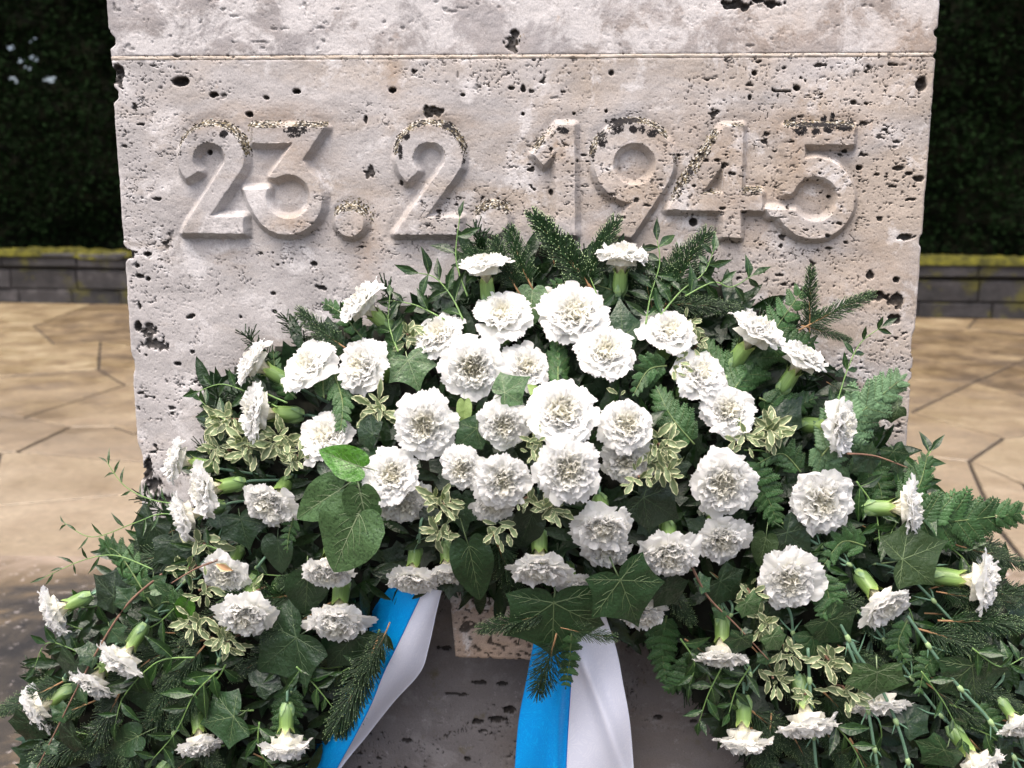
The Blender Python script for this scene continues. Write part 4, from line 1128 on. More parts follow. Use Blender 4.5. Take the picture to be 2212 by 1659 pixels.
CARN = [
 (1048, 583, 112, -.1, -1, .12, 'white carnation facing straight up before fir needles, left one of the two topmost blooms', .02, None),
 (1343, 562, 112, .05, -1, .14, 'white carnation facing straight up, the right one of the two topmost blooms', .02, None),
 (787, 660, 118, -.75, -.65, .18, 'white carnation turned up and left against the bare stone, above the small fir tip', .02, None),
 (1180, 648, 70, -.3, -1, .5, 'small white carnation peeping out behind the broad bloom at the top centre', -.015, None),
 (1085, 682, 122, -.05, -1, .58, 'white carnation tilted upward right below the left topmost bloom, calyx just showing', .01, None),
 (1240, 682, 142, 0, -1, .70, 'broad white carnation beside the upright grey ivy leaf, top centre of the wreath', .01, None),
 (1446, 718, 120, .1, -1, .62, 'white carnation with a cream variegated sprig on its right side, upper right', .01, None),
 (949, 727, 118, -.5, -.85, .5, 'white carnation leaning up and left, directly above the pale veined ivy leaf', 0, None),
 (1020, 795, 136, 0, 0, .98, 'large round white carnation facing the viewer, left of the small pointed ivy leaf', .015, None),
 (1135, 795, 108, .2, -.4, .86, 'white carnation partly covered by the pointed grey green ivy leaf', -.02, None),
 (1307, 763, 128, .1, -1, .84, 'white carnation facing the viewer, right of the dark fern gap under the broad top bloom', .01, None),
 (1627, 724, 132, .52, -.85, .26, 'white carnation in profile facing up and right on a bare blue green stem, upper right', .02, [(1572, 800), (1556, 835)]),
 (1510, 812, 124, .55, -.8, .58, 'white carnation wrapped in cream edged leaves on its upper left, facing up and right', 0, None),
 (1728, 781, 118, .48, -.88, .20, 'white carnation in profile, the profile bloom nearest the right edge of the stone', .02, [(1672, 875), (1652, 905)]),
 (668, 793, 118, -.6, -.75, .48, 'white carnation facing up and left below the small fir tip', .01, None),
 (787, 793, 128, -.7, -.25, .62, 'white carnation facing left with its green calyx behind on the right, beside bright fern tips', .01, None),
 (555, 787, 110, -.85, -.5, .14, 'white carnation seen from behind, the uppermost bloom at the left end of the arch', .01, None),
 (563, 890, 132, -1, -.1, .32, 'white carnation in profile facing left amid a mass of cream edged leaves', .015, None),
 (706, 945, 122, -.5, -.6, .78, 'white carnation half hidden by the glossy bright green round leaf', -.01, None),
 (917, 917, 134, 0, 0, .97, 'round white carnation facing the viewer below the pale veined ivy leaf', .01, None),
 (1087, 915, 108, 0, .1, .95, 'small creamy centred white carnation just left of the largest central bloom', .0, None),
 (1213, 893, 150, 0, -1, .90, 'largest white carnation in the very centre of the wreath', .02, None),
 (1355, 920, 124, 0, -.3, .95, 'white carnation facing the viewer, a second one hidden under it, right of centre', .01, None),
 (1350, 992, 108, 0, 1, .72, 'white carnation tucked under another, left of the big cream variegated sprig', -.015, None),
 (1568, 888, 116, .1, -.2, .94, 'round white carnation facing the viewer beside serrated fern, left of the variegated rosette', 0, None),
 (1812, 922, 122, 1, .05, .44, 'white carnation facing right with its green calyx on the left, below the pale fern frond', .015, None),
 (390, 995, 104, -1, -.25, .2, 'outermost white carnation over the left edge of the stone, facing left', .02, None),
 (448, 1057, 118, -1, .15, .36, 'white carnation facing left on a long pale calyx, just below the outermost one', .035, None),
 (408, 1112, 112, -1, .25, .3, 'lowest white carnation of the group of three on the left edge of the stone', .02, None),
 (585, 1085, 120, -.3, .5, .80, 'full white carnation facing the viewer left of the large spotted leaves', .01, None),
 (848, 1028, 128, 0, -.1, .94, 'upper white carnation of the stacked pair right of the large green leaves', .01, None),
 (868, 1085, 112, .1, 1, .78, 'lower white carnation of the stacked pair right of the large green leaves', -.01, None),
 (1000, 1010, 98, -.2, .1, .93, 'smaller white carnation pressed against its neighbour, below the round one', .0, None),
 (1087, 1036, 122, 0, .1, .95, 'white carnation facing the viewer low in the centre, a little one peeking out under it', .01, None),
 (1066, 1088, 92, -.1, 1, .66, 'little white carnation peeking out from under a larger bloom', -.012, None),
 (1225, 1012, 142, .05, .1, .97, 'wide white carnation with a tan centre directly below the largest bloom', .015, None),
 (1562, 1040, 144, 0, .05, .96, 'large white carnation facing the viewer below the variegated rosette on the right', .01, None),
 (1771, 1082, 144, .05, .05, .97, 'large flat white carnation facing the viewer, framed by dark fern on the right', .01, None),
 (1302, 1135, 126, 0, 1, .80, 'upper white carnation of the drooping stacked pair right of the lower centre', .01, None),
 (1312, 1182, 104, .1, 1, .62, 'lower white carnation of the drooping stacked pair right of the lower centre', -.012, None),
 (1558, 1162, 124, .15, 1, .80, 'white carnation hanging directly under a large bloom, between it and the dark leaves', -.005, None),
 (1955, 1097, 126, 1, -.05, .28, 'white carnation crossed by three dark narrow leaves at the right edge of the stone', .03, None),
 (1445, 1195, 130, -.1, .8, .76, 'white carnation facing the viewer and down, above the large dark star shaped leaves', .01, None),
 (487, 1238, 108, -.35, 1, .60, 'white carnation with a brownish dry leaf lying on it', .0, None),
 (530, 1322, 132, -.05, 1, .56, 'white carnation hanging below the one with the dry leaf, green calyx above it', .01, [(556, 1225), (590, 1190)]),
 (710, 1226, 120, 0, 1, .42, 'white carnation under the tip of the big spotted leaf', .01, None),
 (889, 1245, 106, -.12, 1, .36, 'left white carnation of the two hanging above the blue and white ribbon', .01, [(906, 1170), (912, 1120)]),
 (966, 1232, 94, .1, 1, .32, 'right white carnation of the two hanging above the blue and white ribbon', -.005, None),
 (1166, 1220, 128, 0, 1, .38, 'white carnation hanging above the big five pointed ivy leaf at the bottom centre', .01, None),
 (1240, 1264, 78, .25, 1, .46, 'small white carnation half hidden between the bottom centre bloom and the star leaves', -.005, None),
 (1390, 1322, 104, .15, 1, .44, 'white carnation mostly hidden behind the paler star shaped ivy leaf', .0, None),
 (730, 1336, 136, 0, 1, .46, 'white carnation hanging alone right of the dark heart shaped leaf, left of the ribbon', .01, None),
 (124, 1318, 106, -.9, .4, .24, 'leftmost white carnation but one, facing left on a fat green calyx over the dark platform', .01, [(186, 1290), (240, 1262)]),
 (1704, 1250, 136, -.2, .9, .74, 'white carnation facing the viewer and down beside the small fern tips, lower right', .01, None),
 (1907, 1303, 126, .5, .85, .52, 'white carnation at the end of the long diagonal stem, lower right', .015, [(1840, 1222), (1790, 1192), (1735, 1160)]),
 (2108, 1256, 138, 1, .1, .30, 'white carnation facing right near the end of the fern, farthest right of the upper spray', .01, [(2035, 1235), (1990, 1222)]),
 (267, 1416, 112, -.5, .85, .26, 'white carnation at the end of the thick blue green stem, lower left', .015, [(316, 1345), (350, 1308), (400, 1255), (445, 1208), (500, 1160)]),
 (207, 1470, 104, -.45, .9, .34, 'white carnation facing down and left between two others beside the brown twig', .005, None),
 (90, 1525, 104, -.9, .5, .28, 'white carnation at the far left, crossed by the brown ivy twig', -.01, [(140, 1468), (165, 1440)]),
 (1560, 1408, 116, -.1, 1, .30, 'white carnation with a small ivy leaf hanging in front of it, right of the ribbons', .005, [(1577, 1330), (1578, 1300)]),
 (432, 1600, 98, .3, 1, .34, 'small white carnation in the dark foliage left of a big lobed leaf, bottom left', .0, None),
 (617, 1600, 114, 0, 1, .10, 'white carnation hanging straight down in profile next to the left ribbon', .02, [(628, 1500), (640, 1455)]),
 (1607, 1588, 120, -.05, 1, .14, 'white carnation hanging in profile, closest one on the right to the bottom stone gap', .01, [(1613, 1490), (1618, 1440)]),
 (1743, 1552, 132, .1, 1, .30, 'white carnation hanging from a long straight stem with pale nodes, bottom right', .01, [(1722, 1460), (1714, 1380), (1700, 1310)]),
 (1896, 1508, 130, 0, 1, .30, 'white carnation mostly covered by a pale veined ivy leaf, bottom right', -.02, [(1860, 1440), (1835, 1380)]),
 (2106, 1644, 122, .5, .85, .34, 'white carnation cut by the bottom edge near the right corner', .01, [(2040, 1555), (1970, 1465), (1900, 1370), (1850, 1320)]),
 (2196, 1560, 84, .5, .9, .34, 'white carnation cut by the right edge, at the end of the longest stem', .01, [(2165, 1450), (2080, 1365), (1990, 1270), (1940, 1230)]),
 (318, 1722, 112, -.5, 1, .3, 'white carnation below the bottom left edge, only its green calyx showing', .01, [(372, 1590), (400, 1540), (440, 1475), (468, 1440), (505, 1330)]),
]
for i, (x, y, w, dx, dy, zc, lab, dd, path) in enumerate(CARN):
    carnation(x, y, w, dx, dy, zc, lab, dd, path, i + 1)

# loose carnation stems that end below the frame
for lab, pts in (('thick pale green carnation stem crossing the bottom edge right of the hanging bloom', [(1745, 1400), (1752, 1520), (1768, 1720)]),
                 ('thin carnation stem running down to the bottom edge beside the yellow green shoot', [(1830, 1390), (1868, 1500), (1905, 1720)]),
                 ('carnation stem slanting to the bottom right corner above the last bloom', [(1960, 1330), (2060, 1470), (2140, 1560), (2230, 1700)]),
                 ('pale carnation stem half buried in the leaves at the lower right', [(1800, 1320), (1850, 1410), (1900, 1480), (1950, 1600), (1975, 1720)])):
    rd = random.Random(len(lab))
    P3 = [at(x, y, FD(x, y) + .002) for x, y in pts]
    root = empty('cut_flower_stalk', P3[0], lab, 'flower stem', 'loose carnation stems')
    part('stem', stem_mesh([p - P3[0] for p in P3], .002, rd), root)

# ------------------------------------------------------------------ single ivy leaves: (base, tip, kind, tint, depth offset, width factor, label)
IVL = [
 ((778, 1008), (686, 958), 'O', 'f', .035, 1.05, 'glossy bright green rounded leaf covering half a carnation'),
 ((737, 1056), (630, 1118), 'O', 'p', .020, 1.0, 'mid green heart shaped leaf left of the spotted pair'),
 ((776, 1108), (712, 1242), 'O', 'p', .035, 1.15, 'largest heart shaped leaf, speckled with dark drops, pointing down'),
 ((778, 1062), (802, 1172), 'N', 'p', .038, 1.25, 'narrow folded green leaf on the right of the speckled heart leaf'),
 ((882, 778), (902, 850), 'L', 'p', .0, 1.35, 'pale grey green ivy leaf with bold veins between two upper left carnations'),
 ((1090, 848), (1146, 800), 'T', 'p', .03, 1.15, 'pointed grey green ivy leaf lying over a carnation near the top centre'),
 ((1150, 628), (1142, 720), 'O', 'p', -.01, 1.3, 'upright grey green leaf between the two top centre carnations'),
 ((1345, 728), (1336, 628), 'T', 'm', -.005, .9, 'dark triangular ivy leaf pointing up beneath the right topmost carnation'),
 ((1196, 1302), (1198, 1402), 'L', 'm', .03, 1.25, 'large dark five pointed ivy leaf at the bottom centre'),
 ((1340, 1253), (1388, 1352), 'L', 'm', .03, 1.1, 'paler star shaped ivy leaf right of the bottom centre one'),
 ((1950, 1208), (2060, 1158), 'L', 'o', .03, 1.15, 'olive ivy leaf with a long point, right of the stone edge'),
 ((1895, 1452), (1892, 1520), 'L', 'p', .03, 1.3, 'pale veined ivy leaf hanging over a carnation, bottom right'),
 ((2100, 1438), (2118, 1545), 'L', 'm', .0, 1.15, 'large dark ivy leaf with branching veins, far right'),
 ((640, 1378), (540, 1462), 'L', 'd', .0, 1.15, 'very large dark ivy leaf left of the hanging bloom, lower left'),
 ((764, 1372), (700, 1458), 'L', 'd', .005, 1.2, 'large dark ivy leaf just below the lone hanging bloom'),
 ((665, 1245), (660, 1338), 'O', 'm', .0, 1.1, 'dark heart shaped leaf pointing down, left of the lone hanging bloom'),
 ((505, 1548), (428, 1568), 'L', 'm', .01, 1.3, 'large dark green ivy leaf in the middle of the lower left spray'),
 ((520, 1122), (540, 1190), 'L', 'd', .0, 1.3, 'dark ivy leaf behind the full carnation at left'),
 ((372, 1168), (380, 1240), 'L', 'd', .0, 1.15, 'dark ivy leaf at the lower left corner of the bare stone'),
 ((246, 1288), (200, 1240), 'L', 'd', .01, 1.2, 'dark ivy leaf right of the fat calyx at far left'),
 ((600, 1165), (604, 1240), 'O', 'd', -.01, 1.2, 'dim oval leaf below the full carnation at left'),
 ((1012, 1178), (1048, 1285), 'O', 'm', .0, .8, 'long dark leaf pointing down right of the two hanging blooms'),
 ((1556, 1256), (1600, 1292), 'L', 'd', .0, 1.2, 'dark ivy leaf under the hanging bloom right of centre'),
 ((1440, 1268), (1470, 1312), 'L', 'd', .005, 1.2, 'dark ivy leaf squeezed beside the star shaped leaf'),
 ((1790, 1340), (1842, 1392), 'L', 'm', .0, 1.1, 'mid dark ivy leaf left of the diagonal stem, lower right'),
 ((1755, 1375), (1770, 1440), 'L', 'm', -.01, 1.1, 'dark ivy leaf above the long straight stem'),
 ((1612, 1302), (1640, 1330), 'L', 'p', .02, 1.2, 'small pale ivy leaf beside the brown twig, right of the ribbons'),
 ((1602, 1378), (1585, 1420), 'L', 'm', .025, 1.1, 'small ivy leaf hanging over a carnation right of the ribbons'),
 ((1668, 1375), (1690, 1410), 'L', 'p', .02, 1.0, 'tiny ivy leaf at the end of the brown twig, right'),
 ((1655, 1160), (1640, 1228), 'O', 'o', -.005, 1.1, 'olive rounded leaf right of the bloom hanging under a large one'),
 ((1700, 1150), (1760, 1215), 'L', 'd', .0, .9, 'long dark ivy leaf under the large flat carnation'),
 ((1690, 905), (1730, 850), 'T', 'd', -.01, 1.2, 'dark ivy leaf between the two profile blooms at upper right'),
 ((2040, 1620), (1990, 1655), 'L', 'm', .01, 1.3, 'dark ivy leaf at the bottom edge left of the last bloom'),
 ((62, 1560), (48, 1610), 'L', 'd', .0, 1.1, 'small dark ivy leaf at the far lower left'),
 ((158, 1590), (118, 1600), 'L', 'd', .01, 1.2, 'small dark ivy leaf right of the brown twig, bottom left'),
 ((160, 1432), (140, 1480), 'L', 'd', .01, 1.1, 'dark ivy leaf above the bloom crossed by the twig'),
 ((1003, 870), (1000, 935), 'O', 'u', -.01, .8, 'light olive leaf underside right of the round bloom'),
 ((1180, 868), (1140, 822), 'O', 'u', -.03, .9, 'light olive leaf underside left of the largest bloom'),
 ((805, 938), (770, 905), 'L', 'd', .0, 1.2, 'dark ivy leaf right of the bloom behind the glossy leaf'),
 ((1030, 925), (975, 975), 'T', 'm', -.01, .9, 'mid green leaf between the round bloom and the small cream centred one'),
 ((1390, 1075), (1480, 1120), 'L', 'd', -.02, 1.0, 'very dark ivy leaf under the big variegated sprig'),
 ((1150, 1110), (1120, 1180), 'O', 'd', -.03, 1.0, 'dim leaf in the shade above the bottom centre bloom'),
 ((1940, 880), (1890, 905), 'L', 'o', .0, .8, 'olive ivy leaf under the pale fern at right'),
 ((1880, 985), (1840, 1025), 'L', 'd', .01, 1.1, 'dark ivy leaf under the brown twig right of the side facing bloom'),
 ((1930, 975), (1945, 1025), 'L', 'm', .01, 1.0, 'small ivy leaf on the brown twig at the right edge of the stone'),
 ((1820, 980), (1790, 1010), 'L', 'd', .0, 1.1, 'dark leaf just above the large flat carnation'),
 ((330, 1275), (375, 1262), 'O', 'p', .015, 1.0, 'pale spotted oval leaf left of the thick stem'),
 ((405, 1300), (385, 1350), 'O', 'f', .0, .9, 'green oval leaf beside the variegated sprig, lower left'),
 ((700, 1000), (745, 1040), 'O', 'd', -.01, .9, 'dark leaf in the shadow of the glossy leaf'),
 ((935, 1130), (900, 1090), 'T', 'd', -.02, 1.0, 'dim leaf below the stacked pair'),
 ((1470, 1000), (1440, 1040), 'L', 'd', -.03, 1.0, 'very dark ivy leaf left of the large right bloom'),
 ((1655, 1330), (1700, 1345), 'L', 'd', -.01, 1.0, 'dark ivy leaf left of the cream edged curls, lower right'),
 ((1960, 1560), (2010, 1520), 'L', 'd', -.01, 1.1, 'dim ivy leaf between two long stems, bottom right'),
 ((1520, 1150), (1480, 1120), 'L', 'd', -.02, 1.0, 'very dark leaf left of the bloom hanging under a large one'),
 ((320, 1490), (260, 1510), 'L', 'd', -.01, 1.2, 'dim ivy leaf below the left spray blooms'),
 ((300, 1590), (235, 1620), 'O', 'm', .0, .9, 'narrow dark leaf at the bottom left'),
 ((560, 1480), (610, 1440), 'L', 'd', -.01, 1.0, 'dim leaf above the lower left ivy leaf'),
 ((330, 1130), (300, 1200), 'L', 'd', -.01, 1.1, 'dark ivy leaf over the stone corner at left'),
 ((2160, 1620), (2200, 1640), 'L', 'd', .0, 1.2, 'dark ivy leaf in the lower right corner'),
]
for k, (a, b, kind, tint, dd, sx, lab) in enumerate(IVL):
    rd = random.Random(500 + k)
    A = at(*a, FD(*a) + dd + .008); B = at(*b, FD(*b) + dd + rd.uniform(-.008, .006))
    B.y = A.y + max(-.012, min(.012, B.y - A.y))
    root = empty('ivy_leaf', A, lab, 'ivy leaf', 'single ivy leaves')
    n = toward(A, rd, .22, .25)
    sc = (B - A).length * 1.03; sx *= {'O': .80, 'N': .95, 'L': .84, 'T': .85}[kind]; sc *= .90 if max(abs(a[0] - b[0]), abs(a[1] - b[1])) > 80 else 1.0
    leaf_between(rd.choice(IVY[tint][kind]), root, Vector((0, 0, 0)), B - A, n, Matrix.Identity(4), s=sc, sx=sx, name='blade')

# ------------------------------------------------------------------ sprays with a stem and leaves
def spray(name, cat, label, path, meshes, size, seed, spacing=26, mat='ruscus_stem', r=.0009, spread=55, depth=.008, group=None, term=True, both=True, sx=1.0, sizes=None, tilt=.45):
    rd = random.Random(seed)
    P2 = spline(path, 8)
    P3 = [at(x, y, max(.006, FD(x, y) + depth)) for x, y in P2]
    o = P3[0].copy()
    root = empty(name, o, label, cat, group)
    b = MB(); b.tube([p - o for p in P3], [r * (1.2 - .7 * i / len(P3)) for i in range(len(P3))], 6)
    part('stem', b.mesh('stem', [M[mat]]), root)
    acc = rd.uniform(.3, .8) * spacing; sg = 1; L = 0
    tot = sum(math.dist(P2[i], P2[i + 1]) for i in range(len(P2) - 1)); run = 0
    for i in range(1, len(P2)):
        seg = math.dist(P2[i - 1], P2[i]); acc += seg; run += seg
        if acc >= spacing or (term and i == len(P2) - 1):
            acc = 0; sg = -sg
            t = (P3[i] - P3[i - 1]).normalized()
            ls = ((-1, 1) if both and rd.random() < .3 else (sg,))
            if i == len(P2) - 1: ls = (0,)
            for g in ls:
                ang = math.radians((spread + rd.uniform(-22, 22)) * g)
                dr = (Matrix.Rotation(ang, 3, Vector((0, 1, 0))) @ t)
                dr = (dr + Vector((0, rd.uniform(-.45, .25), 0))).normalized()
                s = px_size(size * rd.uniform(.75, 1.15) * (1 - .35 * run / tot), FD(*P2[i]))
                m = frame(P3[i] - o, dr, toward(None, rd, tilt, .3), s, sx * rd.uniform(.85, 1.15))
                part('leaf', rd.choice(meshes), root, m)
    return root
RG = 'glossy narrow leaved green sprays'
RUSC = [
 ('green spray with a pair of leaves sticking up before the second full stop', [(1010, 640), (985, 560), (993, 470)], 62, 34),
 ('green spray fanning out left of the left topmost bloom', [(1000, 690), (975, 640), (940, 600), (905, 590)], 66, 26),
 ('thin leaved spray running left under the upper left blooms', [(960, 690), (900, 660), (850, 650)], 56, 26),
 ('green spray rising right of the right topmost bloom', [(1395, 700), (1405, 640), (1425, 570), (1420, 520)], 66, 26),
 ('leafy spray before the fir tips at the upper right', [(1420, 690), (1470, 630), (1520, 590), (1540, 545)], 58, 24),
 ('spray ending in three pointed leaves against the stone below the numeral 4', [(1480, 640), (1540, 610), (1580, 620), (1625, 595)], 62, 30),
 ('twisting vine with small leaves against the right part of the stone', [(1800, 900), (1830, 800), (1860, 740), (1905, 706)], 46, 34),
 ('dark curled leaves jutting over the stone at the left end of the arch', [(600, 880), (540, 850), (480, 830), (430, 845)], 56, 22),
 ('wispy vine with tiny curled leaves hanging over the paving at left', [(420, 1120), (350, 1110), (290, 1130), (200, 1160), (140, 1130)], 44, 22),
 ('upper wispy vine curling up over the paving at left', [(400, 1090), (330, 1080), (270, 1050), (232, 1000)], 40, 22),
 ('lower wispy vine pointing left above the fat calyx bloom', [(330, 1230), (250, 1200), (180, 1210), (100, 1245)], 46, 22),
 ('leafy shoot left of the lowest left blooms', [(220, 1440), (150, 1400), (100, 1390), (75, 1440)], 50, 20),
 ('broad leaved spray below the left spray blooms', [(420, 1420), (340, 1430), (270, 1500), (250, 1560)], 70, 24),
 ('glossy leaves beside the stem of the bottom left bloom', [(470, 1450), (420, 1500), (380, 1580), (330, 1640)], 74, 24),
 ('glossy leaves next to the left ribbon', [(640, 1440), (680, 1480), (720, 1530)], 56, 24),
 ('leafy spray at the bottom edge left of the ribbon', [(560, 1560), (560, 1620), (600, 1670)], 60, 22),
 ('leaves hanging into the stone gap right of the right ribbon', [(1560, 1440), (1530, 1500), (1510, 1560)], 64, 22),
 ('second leaf cluster hanging into the stone gap at right', [(1620, 1440), (1590, 1490), (1575, 1540)], 60, 22),
 ('dark narrow leaves crossing the bloom at the right edge of the stone', [(1990, 1060), (1960, 1100), (1930, 1140), (1920, 1170)], 74, 22),
 ('pointed leaves rising at the right stone corner', [(1940, 1080), (1975, 1030), (2010, 975)], 66, 22),
 ('dark leafy spray right of the large flat carnation', [(1850, 1040), (1890, 1100), (1900, 1170)], 62, 22),
 ('yellow green shoot crossing the lower right stems', [(1990, 1450), (2040, 1520), (2080, 1600)], 46, 40),
 ('leafy spray in the lower right corner', [(2100, 1400), (2160, 1440), (2210, 1420)], 60, 22),
 ('bottom leaves between the stems at lower right', [(1800, 1560), (1840, 1610), (1870, 1670)], 64, 22),
 ('small leaves among the ferns under the right topmost bloom', [(1300, 700), (1290, 640), (1275, 600)], 44, 24),
 ('narrow leaves behind the upper left blooms', [(860, 760), (840, 700), (842, 640)], 50, 24),
 ('narrow leaves between the left arch blooms', [(620, 870), (560, 840), (540, 800)], 52, 24),
 ('dark leaves below the three left edge blooms', [(480, 1190), (430, 1180), (400, 1240)], 56, 22),
 ('leaves at the foot of the hanging lone bloom', [(820, 1360), (790, 1420), (740, 1450)], 58, 22),
 ('dark leaves at the right rim of the ribbon gap', [(1470, 1380), (1500, 1430), (1490, 1480)], 56, 22),
]
for k, (lab, path, size, sp) in enumerate(RUSC):
    wispy = 'wispy' in lab or 'vine' in lab or 'shoot' in lab
    spray('ruscus_spray', 'foliage spray', lab, path, RUSN if 'wispy' in lab else RUS, size * 1.2, 700 + k, sp, group=RG, depth=.012, r=.0008 if wispy else .001)

# variegated pittosporum rosettes: (centre, radius px, leaves, label)
PG = 'cream edged variegated sprigs'
PITS = [
 ((488, 905), 62, 18, 'upper left variegated sprig, beside the profile bloom on the stone'), ((535, 965), 60, 18, 'variegated sprig below the profile bloom at left'),
 ((605, 950), 62, 20, 'variegated sprig left of the bloom behind the glossy leaf'), ((470, 975), 50, 14, 'variegated sprig touching the outermost left bloom'), ((640, 985), 48, 14, 'darker variegated sprig left of the glossy leaf'),
 ((812, 885), 54, 16, 'compact yellowish sprig left of the round bloom'), ((880, 722), 50, 10, 'pale creamy sprig left of the bloom above the pale ivy leaf'),
 ((958, 1090), 62, 14, 'cream edged sprig right of the stacked pair'), ((955, 1150), 58, 12, 'cream edged sprig over the two hanging blooms'), ((1078, 1148), 56, 10, 'cream edged sprig under the little peeking bloom'),
 ((1188, 1095), 58, 14, 'cream edged sprig directly below the wide tan centred bloom'), ((1155, 968), 44, 12, 'small variegated rosette between the central blooms'), ((1130, 1080), 44, 9, 'small cream edged sprig right of the low centre bloom'),
 ((1425, 960), 64, 18, 'big variegated sprig right of the tucked bloom'), ((1440, 1010), 62, 16, 'lower half of the variegated mass right of the tucked bloom'), ((1380, 1030), 50, 8, 'dark cream edged leaves under the tucked bloom'),
 ((1665, 935), 66, 22, 'large variegated rosette under the right arch blooms'), ((1605, 950), 50, 12, 'variegated leaves left of the large right rosette'),
 ((1488, 700), 44, 10, 'creamy curled leaves right of the upper right bloom'), ((1470, 790), 48, 12, 'brownish cream leaves left of the wrapped bloom'), ((1505, 745), 40, 8, 'few creamy leaves above the wrapped bloom'),
 ((440, 1175), 70, 8, 'long cream edged leaves rising left of the dry leaf bloom'), ((405, 1228), 50, 8, 'cream edged leaves left of the dry leaf bloom'), ((430, 1275), 50, 7, 'cream edged leaves near the thick left stem'),
 ((425, 1345), 58, 13, 'variegated sprig left of the bloom below the dry leaf one'), ((490, 1385), 62, 17, 'variegated sprig under the bloom below the dry leaf one'), ((545, 1280), 36, 6, 'curled cream edged leaves at the green calyx, lower left'),
 ((1652, 1352), 60, 13, 'curly cream edged sprig right of the brown twig'), ((1700, 1405), 52, 11, 'curly cream edged sprig above the twig end leaf'), ((1670, 1465), 56, 11, 'cream edged leaves by the bloom with the small ivy leaf'),
 ((1790, 1425), 60, 14, 'curly cream edged sprig left of the pale veined leaf, bottom right'), ((1835, 1500), 56, 12, 'cream edged sprig left of the covered bloom'), ((1740, 1500), 44, 8, 'few cream edged leaves at the long straight stem'),
 ((1330, 870), 34, 6, 'tiny light leaves between the largest bloom and its right neighbour'), ((1620, 1280), 44, 9, 'dark cream edged curls under the hanging bloom, right'),
]
for k, (c, rad, n, lab) in enumerate(PITS):
    rd = random.Random(900 + k)
    o = at(*c, FD(*c) + .008)
    root = empty('pittosporum_sprig', o, lab, 'variegated sprig', PG)
    back = at(c[0] + (1140 - c[0]) * .06, c[1] + (1100 - c[1]) * .06, max(.02, FD(*c) - .05)) - o
    b = MB(); b.tube([Vector((0, 0, 0)), back * .5 + Vector((.004, 0, .003)), back], [.0014, .0016, .0018], 6)
    part('twig', b.mesh('twig', [M['twig']]), root)
    main = rd.uniform(0, 6.28)
    n = int(n * 1.45)
    for i in range(n):
        a = 2.4 * i + rd.uniform(-.7, .7)
        tier = i / n
        out = .35 + .9 * (1 - tier)
        dr = Vector((math.cos(a) * out, -.10 - .55 * tier + rd.uniform(-.25, .2), math.sin(a) * out)) + Vector((rd.uniform(-.4, .4), 0, rd.uniform(-.4, .4)))
        dr.normalize()
        s = px_size(rad * rd.uniform(.64, 1.0) * (1 - .35 * tier), FD(*c))
        st = Vector((math.cos(a), 0, math.sin(a))) * .0015 + Vector((rd.uniform(-.009, .009), .008 * (1 - tier) - .004, rd.uniform(-.009, .009)))
        nn = (Vector((0, -1, .25)) - Vector((dr.x, 0, dr.z)) * .6 + Vector((rd.uniform(-.5, .5), 0, rd.uniform(-.5, .5)))).normalized()
        part('leaf', rd.choice(PIT), root, frame(st, dr, nn, s, rd.uniform(.8, 1.2)))

# dry leaf on a carnation
rdd = random.Random(3)
A, B = at(466, 1218, FD(480, 1225) + .040), at(503, 1234, FD(480, 1225) + .040)
dl = mesh_np('dry_leaf', *[None] * 0) if False else blade_leaf('dry_leaf', [M['dead'], M['var_edge']], .5, .2, .5, .03, 9, edge=True)
o = bpy.data.objects.new('dry_leaf', dl); o.matrix_world = frame(A, B - A, Vector((.1, -1, .3)), (B - A).length)
put(o, None, 'small dry brown leaf with a pale rim resting on a lower left carnation', 'dry leaf')

# ------------------------------------------------------------------ ferns
def fern_pinna(name, mat, seed, n=9, toothed=True):
    rd = random.Random(seed); b = MB()
    b.tube([(0, 0, 0), (.0, .5, .01), (.02, 1, -.05)], [.010, .007, .003], 4, m=1)
    for i in range(n):
        t = .06 + .88 * i / n
        for sg in (-1, 1):
            L = .34 * (1 - t) ** .75 + .05; ang = math.radians(62 - 22 * t) * sg + rd.uniform(-.1, .1)
            dx_, dy_ = math.sin(ang), math.cos(ang); nx_, ny_ = -dy_, dx_
            w = L * .30; rows = []
            tt = (0, .22, .30, .50, .58, .78, .86, 1.0); ww = (.25, 1.0, .72, .95, .62, .70, .40, .03)
            for a_, w_ in zip(tt, ww):
                cx_, cy_ = dx_ * L * a_, t + dy_ * L * a_
                zc_ = -.10 * a_ * a_ * L + .01 * rd.uniform(-1, 1) - .05 * t * t
                rows.append([(cx_ - nx_ * w * w_, cy_ - ny_ * w * w_, zc_ - .02), (cx_, cy_, zc_ + .015), (cx_ + nx_ * w * w_, cy_ + ny_ * w * w_, zc_ - .02)])
            b.grid(np.array(rows))
    return b.mesh(name, [M[mat], M['fern_stem']], smooth=False)
FP = {'fern': [fern_pinna('pinna', 'fern', s) for s in (1, 2, 3)], 'fern_pale': [fern_pinna('pinna', 'fern_pale', s) for s in (4, 5)]}
